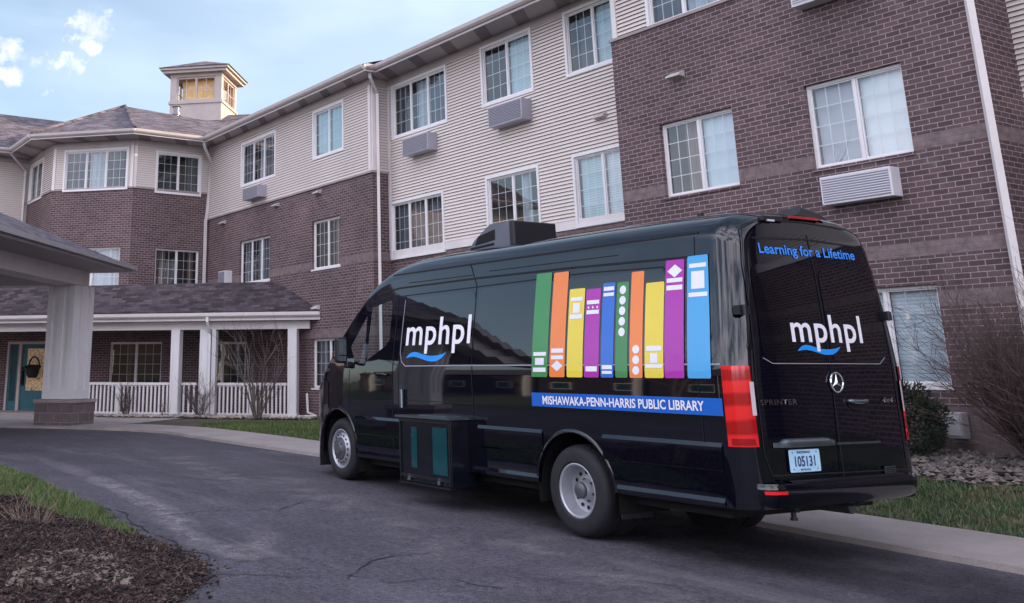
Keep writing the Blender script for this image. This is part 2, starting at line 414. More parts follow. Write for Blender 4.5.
# open cracks in the asphalt (tar-dark, real width)
def crack(pts, w, seed):
    rnd = random.Random(seed); fine = []
    for (a, b), (c, d) in zip(pts, pts[1:]):
        n = max(2, int(math.hypot(c-a, d-b)/.07))
        for i in range(n): f = i/n; w_ = noise.noise(Vector((a+(c-a)*f, b+(d-b)*f, seed))*2.5)*.13; fine.append((a+(c-a)*f+w_+rnd.gauss(0, .013), b+(d-b)*f-w_+rnd.gauss(0, .013)))
    fine.append(pts[-1]); m = MB(); L, Rr = [], []
    for i, (x, y) in enumerate(fine):
        ww = w*rnd.uniform(.08, .85)
        a = fine[max(0, i-1)]; b = fine[min(len(fine)-1, i+1)]; dx, dy = b[0]-a[0], b[1]-a[1]; q = math.hypot(dx, dy) or 1
        L.append((x-dy/q*ww, y+dx/q*ww, road_z(x)+.001)); Rr.append((x+dy/q*ww, y-dx/q*ww, road_z(x)+.001))
    m.grid([L, Rr]); return m
CR = [([(-7.49, 3.47), (-7.2, 3.9), (-7.0, 4.25), (-6.93, 4.35), (-7.15, 4.6), (-7.33, 4.79), (-7.36, 5.05), (-7.38, 5.4)], .010),
      ([(-11.39, 3.72), (-10.49, 3.77), (-9.38, 3.70), (-8.43, 3.70), (-7.9, 3.66)], .020),
      ([(-10.03, 4.02), (-10.08, 4.39), (-10.06, 4.94), (-9.87, 5.35), (-10.26, 5.89), (-9.98, 6.20)], .013),
      ([(-6.95, 4.25), (-6.6, 4.5), (-6.45, 4.9), (-6.1, 5.1)], .008), ([(-13.2, 4.3), (-13.6, 4.7), (-13.3, 5.2)], .014),
      ([(-12.1, 5.9), (-12.6, 5.4), (-13.1, 5.4)], .010), ([(-6.2, 5.6), (-6.0, 6.1), (-5.6, 6.3)], .007)]
m = MB()
for i, (p, w) in enumerate(CR):
    q = crack(p, w, i); k = len(m.v); m.v += q.v; m.f += [tuple(a+k for a in f) for f in q.f]; m.uv += q.uv
tag(m.build('road_crack', 'tar_crack'), kind='structure')
# worn and stained streaks, some with van shade painted in, lying on the asphalt (thin films with ragged edges)
def film(name, c, lo, hi, sc, amt):
    t = NT(name); o = t.obj(); uv = t.uv(); sp = t.new('ShaderNodeSeparateXYZ'); t.link(uv, sp.inputs[0])
    def M(op, a, b=None):
        m = t.new('ShaderNodeMath', operation=op)
        for i, v in enumerate((a, b)):
            if v is None: continue
            if hasattr(v, 'links'): t.link(v, m.inputs[i])
            else: m.inputs[i].default_value = v
        return m.outputs[0]
    edge = M('SUBTRACT', 1.0, M('POWER', M('ABSOLUTE', M('SUBTRACT', M('MULTIPLY', sp.outputs[1], 2.0), 1.0)), 1.6))
    ends = M('MINIMUM', M('MULTIPLY', M('MINIMUM', sp.outputs[0], M('SUBTRACT', 1.0, sp.outputs[0])), 6.0), 1.0)
    n1 = t.ramp(t.noise(sc, o, 8, .72), lo, hi); n2 = t.ramp(t.noise(70, o, 4, .8), .35, .62)
    a = M('MULTIPLY', M('MULTIPLY', M('MULTIPLY', edge, ends), n1), M('MULTIPLY', n2, amt))
    t.base(c); t.set(t.p, Roughness=.85); t.link(a, t.p.inputs['Alpha']); return t
film('pale_wear', (.36, .32, .34), .34, .64, 5.0, 1.0); film('dark_seal_shade', (.012, .013, .019), .26, .58, 1.8, .95)
def strip_film(pts, w, mat, lift):
    m = MB(); fine = []
    for k, ((a, b), (c, d)) in enumerate(zip(pts, pts[1:])):
        for i in range(8): f = i/8; fine.append((a+(c-a)*f, b+(d-b)*f))
    fine.append(pts[-1]); L = len(fine)-1; i0 = 0; vs = []
    for i, (x, y) in enumerate(fine):
        a = fine[max(0, i-1)]; b = fine[min(L, i+1)]; dx, dy = b[0]-a[0], b[1]-a[1]; q = math.hypot(dx, dy) or 1; ww = w*(1+.35*noise.noise(Vector((x*1.3, y*1.3, 4)))); vs.append([(x+dy/q*ww, y-dx/q*ww), (x-dy/q*ww, y+dx/q*ww)])
    for i in range(L):
        P = [vs[i][0], vs[i+1][0], vs[i+1][1], vs[i][1]]; m.face([(x, y, road_z(x)+lift) for x, y in P], [(i/L, 0), ((i+1)/L, 0), ((i+1)/L, 1), (i/L, 1)])
    return tag(m.build('road_stain_and_shade', mat), kind='structure')
strip_film([(-17.9, 4.85), (-14.6, 4.62), (-11.96, 4.40), (-10.5, 4.28), (-9.48, 4.08), (-8.6, 3.88), (-7.9, 4.0), (-8.5, 4.45), (-9.4, 4.8)], .22, 'pale_wear', .0002)
for p, w in () and (([(-7.6, 6.9), (-6.5, 6.65), (-5.3, 6.3), (-4.2, 6.0)], .14), ([(-7.2, 6.3), (-6.2, 6.0), (-5.0, 5.7), (-4.0, 5.5)], .20), ([(-9.5, 6.0), (-7.6, 5.7), (-6.2, 5.3), (-5.2, 5.1)], .12), ([(-6.8, 7.45), (-5.6, 7.15), (-4.4, 6.8), (-3.4, 6.6)], .07),
             ([(-12.5, 6.9), (-10.5, 6.5), (-8.6, 6.2)], .12), ([(-14.5, 6.2), (-12.8, 5.7), (-11, 5.3)], .10), ([(-19, 7.4), (-16, 7.0), (-13.5, 6.6)], .12)): strip_film(p, w, 'pale_wear', .0004)
film('faint_wear', (.28, .25, .27), .42, .64, 2.2, .75)
for p, w in (([(-8.2, 6.6), (-6.8, 6.3), (-5.4, 5.9), (-3.6, 5.5)], .55), ([(-13.5, 6.9), (-11, 6.3), (-8.6, 5.9), (-6.5, 5.3)], .50), ([(-19, 7.2), (-16, 6.7), (-13.0, 6.1), (-10.5, 5.6)], .45)): strip_film(p, w, 'faint_wear', .0004)
strip_film([(-10.5, 8.3), (-8, 8.3), (-5.5, 8.25), (-3, 8.2), (0, 8.2), (3, 8.2)], .75, 'dark_seal_shade', .0006); strip_film([(-8.8, 7.3), (-7.0, 7.5), (-5.5, 7.6), (-3.5, 7.5), (-1.5, 7.5)], .35, 'dark_seal_shade', .0008)  # dark seal band, with shade under and beside the van painted in
# ------------------------------------------------------------------ apartment building
BLD = empty('apartment_building', (-20, 16, .5), 'three storey apartment building of purple brown brick and pale lap siding behind the van', 'building')

class Wall:
    "vertical wall plane from p0 to p1, left to right as seen from outside; n points out"
    def __init__(s, p0, p1):
        s.p0 = Vector((*p0, 0)); d = Vector((p1[0]-p0[0], p1[1]-p0[1], 0)); s.L = d.length; s.d = d/s.L; s.n = Vector((s.d.y, -s.d.x, 0))
    def P(s, u, z, o=0): q = s.p0+s.d*u+s.n*o; return (q.x, q.y, z)
    def u(s, x=None, y=None): return (x-s.p0.x)/s.d.x if x is not None else (y-s.p0.y)/s.d.y
    def T(s): return lambda u, o, z: s.P(u, z, o)
    def brick(s, mb, z0, z1, op=(), u0=0, u1=None, reveal=.11, o=0):
        u1 = s.L if u1 is None else u1
        us = sorted({u0, u1, *[x for a in op for x in a[:2] if u0 < x < u1]}); zs = sorted({z0, z1, *[x for a in op for x in a[2:4] if z0 < x < z1]})
        for a, b in zip(us, us[1:]):
            for c, d in zip(zs, zs[1:]):
                m, k = (a+b)/2, (c+d)/2
                if any(q[0] < m < q[1] and q[2] < k < q[3] for q in op): continue
                mb.face([s.P(a, c, o), s.P(b, c, o), s.P(b, d, o), s.P(a, d, o)], [(a, c), (b, c), (b, d), (a, d)])
        for a, b, c, d in op:
            if d <= z0 or c >= z1 or b <= u0 or a >= u1: continue
            c2, d2 = max(c, z0), min(d, z1)
            for (x, y), (x2, y2) in (((a, c2), (a, d2)), ((b, d2), (b, c2)), ((a, d2), (b, d2)), ((b, c2), (a, c2))):
                mb.face([s.P(x, y, o), s.P(x2, y2, o), s.P(x2, y2, o-reveal), s.P(x, y, o-reveal)],
                        [(x, y), (x2, y2), (x2+(reveal if x == x2 else 0), y2), (x+(reveal if x == x2 else 0), y)])
    def siding(s, mb, z0, z1, op=(), u0=0, u1=None, h=.0765):
        u1 = s.L if u1 is None else u1
        z = z0
        while z < z1-1e-6:
            zt = min(z+h, z1)
            lv = sorted({z, zt, *[q for a, b, c, d in op for q in (c, d) if z+1e-4 < q < zt-1e-4]})
            for za, zb in zip(lv, lv[1:]):
                cut = sorted([(max(a, u0), min(b, u1)) for a, b, c, d in op if c < (za+zb)/2 < d])
                segs = []; p = u0
                for a, b in cut:
                    if a > p: segs.append((p, a))
                    p = max(p, b)
                if p < u1: segs.append((p, u1))
                oa, ob = .038-.034*(za-z)/h, .038-.034*(zb-z)/h
                for a, b in segs:
                    mb.face([s.P(a, za, oa), s.P(b, za, oa), s.P(b, zb, ob), s.P(a, zb, ob)], [(a, za), (b, za), (b, zb), (a, zb)])
                    if za == z: mb.face([s.P(a, z+.022, .004), s.P(b, z+.022, .004), s.P(b, z+.004, oa-.004), s.P(a, z+.004, oa-.004)])
            z = zt

def box_on(w, mb, u0, u1, z0, z1, o0, o1): mb.box(u0, u1, o0, o1, z0, z1, w.T()); return mb

RW = random.Random(3)
def window(w, u0, u1, z0, z1, n=2, siding=False, fills=None, cols=3, rows=4, trim='vinyl', ledge=None, label=None):
    """frame (this part) > pane, grille, blind / curtain, sill"""
    o = .012 if siding else -.075; f = .042; fr = MB()
    if siding:  # wide flat casing proud of the siding
        c = .065
        for a, b, c0, d in ((u0, u1, z1-c, z1), (u0, u1, z0, z0+c), (u0, u0+c, z0+c, z1-c), (u1-c, u1, z0+c, z1-c)): box_on(w, fr, a, b, c0, d, -.03, .048)
        u0, u1, z0, z1 = u0+c, u1-c, z0+c, z1-c; o = 0.006; f = .03
    for a, b, c0, d in ((u0, u1, z1-f, z1), (u0, u1, z0, z0+f), (u0, u0+f, z0+f, z1-f), (u1-f, u1, z0+f, z1-f)): box_on(w, fr, a, b, c0, d, o-.06, o)
    iu0, iu1, iz0, iz1 = u0+f, u1-f, z0+f, z1-f
    ed = [iu0+(iu1-iu0)*k/n for k in range(n+1)]
    for k in range(1, n): box_on(w, fr, ed[k]-.02, ed[k]+.02, iz0, iz1, o-.055, o-.012)
    root = fr.build('window', trim, BLD)
    if label: root['label'] = label
    g = MB(); s_ = .020
    for k in range(n):
        a, b = ed[k]+(.024 if k else 0), ed[k+1]-(.024 if k < n-1 else 0)
        for p, q, c0, d in ((a, b, iz1-s_, iz1), (a, b, iz0, iz0+s_), (a, a+s_, iz0+s_, iz1-s_), (b-s_, b, iz0+s_, iz1-s_)): box_on(w, g, p, q, c0, d, o-.05, o-.022)
        nc = cols if isinstance(cols, int) else cols[k]
        for c in range(1, nc): x = a+s_+(b-a-2*s_)*c/nc; box_on(w, g, x-.0065, x+.0065, iz0+s_, iz1-s_, o-.043, o-.036)
        for r in range(1, rows): z = iz0+s_+(iz1-iz0-2*s_)*r/rows; box_on(w, g, a+s_, b-s_, z-.0065, z+.0065, o-.0425, o-.0365)
    g.build('grille', trim, root)
    p = MB(); p.face([w.P(iu0, iz0, o-.034), w.P(iu1, iz0, o-.034), w.P(iu1, iz1, o-.034), w.P(iu0, iz1, o-.034)]); p.build('pane', 'pane', root)
    b = MB(); d = .75  # room recess
    box_on(w, b, iu0-.01, iu1+.01, iz0-.01, iz1+.01, o-d, o-.062); b.f.pop(3); b.uv.pop(3)
    b.build('recess', 'interior', root)
    for k in range(n):
        fl = fills[k] if fills else None
        if not fl: continue
        a, c0 = ed[k]+.02, ed[k+1]-.02
        part = 1.0
        if isinstance(fl, tuple): fl, lo, hi = fl; a, c0 = a+(c0-a)*lo, a+(c0-a)*hi
        m = MB()
        if fl.startswith('curtain') or False:
            nn = 24; rr = []
            for zz in (iz0, iz1): rr.append([w.P(a+(c0-a)*i/nn, zz, o-.14+.022*math.sin(i*1.9+k)) for i in range(nn+1)])
            m.grid(rr); m.build('curtain', fl, root, smooth=60)
        else:
            m.face([w.P(a, iz0, o-.11), w.P(c0, iz0, o-.11), w.P(c0, iz1, o-.11), w.P(a, iz1, o-.11)]); m.build('blind_glare', fl, root)
    if ledge:
        m = MB(); box_on(w, m, u0-.02, u1+.02, z0-.045, z0-.003, -.09, .022); m.build('sill', ledge, root)
    return root

def ac_unit(w, u0, u1, z0, z1, depth=.33, mat='ac_grey', gr='ac_grille_dark'):
    m = MB(); box_on(w, m, u0, u1, z0, z1, -.02, depth); a = m.build('air_conditioner', mat, BLD, bevel=.012)
    g = MB(); box_on(w, g, u0+.03, u1-.03, z0+.03, z1-.03, depth-.005, depth+.006); g.build('grille', gr, a)
def vent(w, u, z, s=.15):
    m = MB(); f = w.T()
    P = lambda a, o, zz: f(u+a, o, z+zz)
    pts = [(-s, 0, .07), (s, 0, .07), (s, .14, .0), (-s, .14, .0), (-s, .14, -.03), (s, .14, -.03), (s, 0, -.05), (-s, 0, -.05)]
    q = [P(*p) for p in pts]
    for ix in ((0, 1, 2, 3), (3, 2, 5, 4), (0, 3, 4, 7), (1, 6, 5, 2), (4, 5, 6, 7)): m.face([q[i] for i in ix])
    m.build('vent_hood', 'fixture', BLD)

# --- walls
ZB, ZE = .2, 9.17
wBlk = Wall((-12.95, 14), (-6.70, 14)); wBlkTop = Wall((-12.95, 14.10), (-6.80, 14.10))
wMid = Wall((-21.95, 15.1), (-12.95, 15.1)); wLeft = Wall((-32.3, 14.55), (-21.95, 14.55))
wRet = Wall((-21.95, 14.55), (-21.95, 15.1)); wBlkR = Wall((-6.70, 14), (-6.70, 15.1)); wBlkRT = Wall((-6.80, 14.1), (-6.80, 15.1)); wBlkL = Wall((-12.95, 15.1), (-12.95, 14))
wB = Wall((-32.3, 11.79), (-32.3, 14.55)); wA = Wall((-34.42, 9.67), (-32.3, 11.79)); wC = Wall((-37.6, 9.67), (-34.42, 9.67)); wW = Wall((-37.6, -4), (-37.6, 9.67))
wRS = Wall((-6.70, 15.1), (2.2, 15.1)); wR2 = Wall((2.2, 14), (9.5, 14)); wR2L = Wall((2.2, 15.1), (2.2, 14)); wR3 = Wall((9.5, 15.1), (32, 15.1)); wR2R = Wall((9.5, 14), (9.5, 15.1))
wG = Wall((-37.4, 5.7), (-28.55, 14.55))   # ground floor wall behind the porch (45 degrees)

def U(w, *a, y=False): return [w.u(y=v) if y else w.u(x=v) for v in a]
# windows: wall, u0,u1, z0,z1, options
WIN = []
def W(w, x0, x1, z0, z1, y=False, **k):
    a, b = U(w, x0, x1, y=y); WIN.append((w, a, b, z0, z1, k)); return (a, b, z0, z1)
BW = 'blind_sky_white'; BT = 'blind_sky_teal'; CG = 'curtain_grey'; CT = 'curtain_tan'; CP = 'curtain_pale'
o_blk = [W(wBlk, -9.19, -7.68, 4.51, 5.80, fills=('sky_glare_grey', 'sky_glare_white'), ledge='brick_plain'), W(wBlk, -11.99, -10.49, 4.48, 5.77, fills=((CT, .45, .95), 'sky_glare_blue'), ledge='brick_plain'),
         W(wBlk, -9.19, -7.66, 1.41, 2.72, fills=(BW, BW), ledge='vinyl'), W(wBlk, -11.99, -10.49, 1.41, 2.72, fills=(CG, BT), ledge='vinyl')]
o_blkt = [W(wBlkTop, -12.12, -10.52, 7.56, 9.0, siding=True, fills=(CG, CP)), W(wBlkTop, -9.25, -7.62, 7.56, 9.0, siding=True, fills=(CP, BT))]
o_mid = [W(wMid, -21.76, -19.36, 7.48, 8.96, siding=True, n=3, cols=3, fills=((CG, 0, .7), (CP, .25, 1), (CG, 0, .8))), W(wMid, -18.03, -16.25, 7.54, 9.02, siding=True, fills=(None, (BT, 0, 1))),
         W(wMid, -15.24, -13.62, 7.58, 9.04, siding=True, fills=((CG, .3, 1), BT)),
         W(wMid, -22.0+.1, -19.62, 4.34, 5.84, siding=True, n=3, fills=(CG, (CG, 0, 1), CG)), W(wMid, -18.03, -16.25, 4.40, 5.90, siding=True, fills=(None, (CP, .2, .6))),
         W(wMid, -15.24, -13.62, 4.40, 5.92, siding=True, fills=((BT, 0, .9), BW)),
         W(wMid, -21.8, -19.7, 1.3, 2.7, n=3, fills=(CG, CG, CG)), W(wMid, -18.0, -16.3, 1.3, 2.7, fills=(CG, BT)), W(wMid, -15.24, -13.62, 1.3, 2.7, fills=(BT, BT))]
o_left = [W(wLeft, -29.68, -27.28, 7.34, 8.80, siding=True, n=3, fills=(CG, (CP, .4, 1), CG)), W(wLeft, -25.0, -23.3, 7.44, 8.88, siding=True, fills=(BT, BT)),
          W(wLeft, -29.73, -27.62, 4.24, 5.60, n=3, fills=(CG, (CP, .5, 1), CG), ledge='vinyl'), W(wLeft, -25.09, -23.57, 4.33, 5.69, fills=(None, (CT, .3, .9)), ledge='vinyl'),
          W(wLeft, -25.07, -23.4, 1.14, 2.44, fills=(CG, CP), ledge='vinyl')]
o_B = [W(wB, 12.56, 14.26, 7.40, 8.86, y=True, siding=True, fills=(None, (CG, .5, 1))), W(wB, 12.70, 14.28, 4.22, 5.55, y=True, fills=((CT, .1, .5), (CT, .6, .9)), ledge='vinyl')]
o_A = [W(wA, -34.13, -32.43, 7.46, 8.90, siding=True, n=3, fills=((CG, 0, .9), (CP, .1, .9), CG)), W(wA, -34.0, -32.55, 4.22, 5.55, fills=(BT, CP), ledge='vinyl')]
o_C = [W(wC, -37.35, -35.6, 7.44, 8.9, siding=True, fills=(CG, CG))]
o_G = [W(wG, -31.95, -30.70, 1.12, 2.46, fills=((CT, .62, .78), None), trim='trim'), W(wG, -30.2+.35, -28.75, 1.12, 2.44, fills=((CT, .0, .2), None), trim='trim', n=2)]
uD0, uD1 = wG.u(x=-34.5), wG.u(x=-33.05); o_G.append((uD0, uD1, .34, 2.50))
o_R2 = [W(wR2, 3.4, 4.95, 4.5, 5.8, fills=(BW, BT)), W(wR2, 6.3, 7.85, 4.5, 5.8, fills=(BW, BT)), W(wR2, 3.4, 4.95, 1.41, 2.72, fills=(BW, BT)), W(wR2, 6.3, 7.85, 1.41, 2.72, fills=(BW, BT))]
o_RS = [W(wRS, -4.6, -2.9, 4.4, 5.9, siding=True, fills=(BW, BT)), W(wRS, -4.6, -2.9, 1.3, 2.7, fills=(BW, BT))]

def part(fn, name, mat, **k): m = MB(); fn(m); return m.build(name, mat, BLD, **k)
part(lambda m: (wBlk.brick(m, ZB+.2, 1.16-.0, o_blk, o=.012), None), 'base_course', 'split_block')
def bricks(w, mat, z0, z1, op=(), **k): part(lambda m: w.brick(m, z0, z1, op, **k), 'brick_wall', mat)
def sidings(w, z0, z1, op=(), **k): part(lambda m: w.siding(m, z0, z1, op, **k), 'siding', 'siding'); part(lambda m: w.brick(m, z0, z1, op, reveal=.02, **k), 'lap_shade_sheathing', 'dark')  # dark backing paints the shade inside the siding laps
bricks(wBlk, 'brick_block', 1.16, 7.54, o_blk); bricks(wBlkR, 'brick_block', .3, 7.54); bricks(wBlkL, 'brick_block', .3, 7.54)
bricks(wMid, 'brick_wall', .3, 4.40, o_mid); bricks(wLeft, 'brick_wall', .3, 6.60, o_left); bricks(wRet, 'brick_wall', .3, 6.60)
bricks(wB, 'brick_plain', 2.8, 7.50, o_B); bricks(wA, 'brick_plain', 2.8, 7.50, o_A); bricks(wC, 'brick_plain', 2.8, 7.50); bricks(wG, 'brick_plain', .3, 4.2, o_G); bricks(wW, 'brick_plain', .3, 4.0)
bricks(wR2, 'brick_block', .2, 7.54, o_R2); bricks(wR2L, 'brick_block', .2, 7.54); bricks(wR2R, 'brick_block', .2, 7.54); bricks(wRS, 'brick_block', .2, 4.40, o_RS); bricks(wR3, 'brick_block', .2, 4.40)
sidings(wMid, 4.58, 8.97, o_mid, u0=.09); sidings(wBlkTop, 7.58, 8.97, o_blkt, u0=.11, u1=wBlkTop.L-.11); sidings(wLeft, 6.66, 8.97, o_left, u1=wLeft.L-.11); sidings(wRet, 6.66, 8.97, u0=.11, u1=.50)
sidings(wB, 7.50, 8.97, o_B, u0=.10); sidings(wA, 7.50, 8.97, o_A, u0=.1, u1=wA.L-.1); sidings(wC, 7.50, 8.97, o_C); sidings(wW, 4.0, 8.97)
sidings(wRS, 4.58, 8.97, o_RS); sidings(wR3, 4.58, 8.97); sidings(wBlkRT, 7.58, 8.97, u0=.11)
# corner boards, frieze, ledge bands
for w, a, b in ((wMid, 0, .09), (wBlkTop, 0, .11), (wBlkTop, wBlkTop.L-.11, wBlkTop.L), (wLeft, wLeft.L-.11, wLeft.L), (wRet, 0, .11), (wRet, .50, .55), (wB, 0, .10), (wA, 0, .1), (wA, wA.L-.1, wA.L), (wBlkRT, 0, .11)):
    z0 = {id(wMid): 4.58, id(wLeft): 6.66, id(wRet): 6.66}.get(id(w), 7.54)
    part(lambda m: box_on(w, m, a, b, z0+.002, 8.968, -.01, .046), 'corner_board', 'trim')
for w in (wMid, wLeft, wB, wA, wC, wW, wBlkTop, wRet, wRS, wR3): part(lambda m: box_on(w, m, 0, w.L, 8.97, ZE-.002, -.01, .030), 'frieze_board', 'gutter')
for w in (wMid, wRS, wR3): part(lambda m: box_on(w, m, 0, w.L, 4.39, 4.578, -.01, .03), 'band_board', 'trim')
for w, z in ((wBlk, 7.54), (wR2, 7.54), (wLeft, 6.60), (wRet, 6.6), (wB, 7.50), (wA, 7.50), (wC, 7.5)): part(lambda m: box_on(w, m, -.02, w.L+.02, z, z+.055, -.12, .045), 'coping', 'coping')

for w, a, b, z0, z1, k in WIN: window(w, a, b, z0, z1, **k)

# air conditioners below windows and in the walls
ac_unit(wBlk, *U(wBlk, -8.98, -7.92), 3.92, 4.33, .22, 'ac_white', 'ac_grille'); ac_unit(wBlkTop, *U(wBlkTop, -9.05, -7.85), 6.98, 7.36, .35, 'ac_white', 'ac_grille')
ac_unit(wMid, *U(wMid, -20.88, -19.80), 6.86, 7.30); ac_unit(wMid, *U(wMid, -17.49, -16.36), 6.91, 7.38); ac_unit(wLeft, *U(wLeft, -28.92, -27.86), 6.79, 7.17)
ac_unit(wLeft, *U(wLeft, -30.75, -30.25), 4.30, 4.72, .26, 'ac_white', 'ac_grille_dark')
for w, x, z in ((wBlk, -11.5, 6.54), (wMid, -14.35, 6.56), (wLeft, -30.95, 6.36), (wLeft, -27.2, 6.44), (wLeft, -24.7, 6.47), (wLeft, -24.8, 3.26)): vent(w, w.u(x=x), z)

# eaves: soffit, vent strips, fascia, gutter following a path of wall / eave points (left to right)
def eave(path_w, path_e, z=ZE):
    so, fa, gu, vs = MB(), MB(), MB(), MB()
    for (a, b), (c, d) in zip(zip(path_w, path_e), zip(path_w[1:], path_e[1:])):
        A, B, C_, D_ = [Vector((*q, z)) for q in (a, b, c, d)]
        so.face([A, C_, D_, B])
        n = max(1, int((D_-B).length/1.22))
        for k in range(n):   # perforated panels
            f0, f1 = (k+.1)/n, (k+.42)/n; up = Vector((0, 0, -.004))
            if k % 1 == 0: vs.face([A.lerp(C_, f0)+up, A.lerp(C_, f1)+up, B.lerp(D_, f1)+up, B.lerp(D_, f0)+up])
        dirv = (D_-B).normalized(); nn = Vector((dirv.y, -dirv.x, 0))
        prof_f = [(-.02, -.02), (.012, -.02), (.012, .17), (-.02, .17)]
        prof_g = [(.014, .03), (.075, .03), (.115, .075), (.125, .155), (.105, .160), (.10, .10), (.014, .06)]
        for mb_, pf in ((fa, prof_f), (gu, prof_g)):
            rr = [[B+nn*o+Vector((0, 0, h)), D_+nn*o+Vector((0, 0, h))] for o, h in pf+[pf[0]]]
            mb_.grid(rr)
            for e in (B, D_): mb_.face([e+nn*o+Vector((0, 0, h)) for o, h in pf])
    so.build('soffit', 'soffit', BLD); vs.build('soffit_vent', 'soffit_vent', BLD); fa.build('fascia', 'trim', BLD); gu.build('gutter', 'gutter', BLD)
eave([(-32.3, 14.55), (-21.95, 14.55)], [(-31.45, 14.0), (-21.40, 14.0)])
eave([(-21.95, 14.55), (-21.95, 15.1), (-12.95, 15.1)], [(-21.40, 13.98), (-21.40, 14.32), (-12.3, 14.32)])
eave([(-12.95, 14.1), (-6.8, 14.1)], [(-13.4, 13.35), (-6.3, 13.35)])
eave([(-6.8, 15.1), (2.2, 15.1), (32, 15.1)], [(-6.25, 14.32), (2.2, 14.32), (32, 14.32)])
eave([(-34.42, 9.67), (-32.3, 11.79), (-32.3, 14.55)], [(-34.1, 8.75), (-31.45, 11.45), (-31.45, 14.0)])
eave([(-37.6, 9.67), (-34.42, 9.67)], [(-36.7, 8.75), (-34.1, 8.75)])
eave([(-37.6, -4), (-37.6, 9.67)], [(-36.7, -4), (-36.7, 8.75)])

# downspouts
def spout(name, pts, s=.045, mat='trim'):
    m = MB(); m.tube(pts, s, 4); return m.build(name, mat, BLD)
spout('downspout', [(-21.52, 14.22, 9.2), (-21.55, 14.26, 9.05), (-21.83, 14.66, 8.72), (-21.83, 14.66, 6.75), (-21.86, 14.68, 6.5), (-21.86, 14.68, .5)], .055)
spout('downspout', [(-6.60, 13.45, 9.2), (-6.6, 13.6, 9.0), (-6.62, 13.93, 8.7), (-6.62, 13.93, .7)], .062)
spout('downspout', [(-31.5, 13.95, 9.2), (-31.6, 14.05, 9.0), (-32.18, 14.60, 8.6), (-32.18, 14.47, 6.8), (-32.16, 14.42, 6.55), (-32.16, 14.42, 4.2)], .058)
spout('downspout', [(-36.75, 8.7, 9.2), (-36.9, 8.95, 9.0), (-37.5, 9.5, 8.7), (-37.5, 9.5, 4.2)], .05)

# main roofs
def roof(name, polys, mat='shingle'):
    m = MB()
    for p in polys:
        a = Vector(p[0]); n = (Vector(p[1])-a).cross(Vector(p[2])-a).normalized(); h = Vector((-n.y, n.x, 0)).normalized(); w_ = n.cross(h)
        m.face(p, [(Vector(q).dot(h), Vector(q).dot(w_)) for q in p])
    return m.build(name, mat, BLD)
zE = ZE+.17; RY, RZ = 22.5, 12.0
roof('roof', [[(-31.45, 13.95, zE), (-21.4, 13.95, zE), (-21.4, RY, RZ), (-38.5, RY, RZ)], [(-21.4, 14.27, zE), (-12.3, 14.27, zE), (-12.3, RY, RZ), (-21.4, RY, RZ)],
              [(-13.4, 13.3, zE), (-6.25, 13.3, zE), (-6.25, RY, RZ), (-13.4, RY, RZ)], [(-6.25, 14.27, zE), (32, 14.27, zE), (32, RY, RZ), (-6.25, RY, RZ)],
              [(32, RY, RZ), (-48, RY, RZ), (-48, 31, zE), (32, 31, zE)]])
APX = (-37.2, 13.1, 11.58)
# hipped roof of the corner bay and the wing behind it
roof('roof', [[(-34.1, 8.75, zE), (-31.45, 11.45, zE), APX], [(-31.45, 11.45, zE), (-31.45, 14.0, zE), (-35.4, 17.2, 10.9), APX], [(-36.7, 8.75, zE), (-34.1, 8.75, zE), APX],
              [(-36.7, 8.75, zE), APX, (-42, 13.1, 11.58), (-42, 8.75, zE+1.7)]])
roof('roof', [[(-36.75, -4, zE), (-36.75, 8.75, zE), (-43, 14, 12.08), (-43, -4, 12.08)], [(-43, -4, 12.08), (-43, 14, 12.08), (-49, 14, zE), (-49, -4, zE)]])
RA, RB = Vector((-42.6, 13.1, 12.12)), Vector((-36.3, 20.7, 12.12)); dn = Vector((.77, -.64, -.44))*5.0
roof('roof', [[RA, RB, RB+dn, RA+dn], [RA, RB, RB+Vector((-4, 3.3, -1.2)), RA+Vector((-4, 3.3, -1.2))]])
m = MB()
for a, b in (((-31.45, 11.45, zE+.02), APX), ((-34.1, 8.75, zE+.02), APX), ((-31.5, 14.0, zE+.01), (-35.4, 17.2, 10.9))): m.tube([Vector(a)+Vector((0, 0, .01)), Vector(b)+Vector((0, 0, .01))], .07, 6)
m.build('ridge_cap', 'shingle', BLD)
m = MB(); m.face([(-37, 9.7, 9.1), (-34.5, 9.75, 9.1), (-32.4, 11.85, 9.1), (-32.4, 14.6, 9.1), (-22.1, 14.6, 9.1), (-22.1, 15.2, 9.1), (32, 15.2, 9.1), (32, 30.4, 9.1), (-37, 30.4, 9.1)]); m.build('attic_floor', 'interior', BLD)
# back walls so the mass throws its real shadow
part(lambda m: (Wall((32, 30.5), (-48, 30.5)).brick(m, .2, 9.3), Wall((32, 15.1), (32, 30.5)).brick(m, .2, 9.3)), 'brick_wall', 'brick_plain')

# flue
m = MB(); c = (-37.65, 15.45, 0)
m.lathe([(.0, 11.2), (.12, 11.2), (.12, 11.62), (.17, 11.62), (.17, 11.70), (.12, 11.72), (.13, 11.92), (.19, 11.95), (.15, 12.02), (0, 12.02)], c, 'z', 20); m.build('flue_pipe', 'vent_metal', BLD, smooth=40)

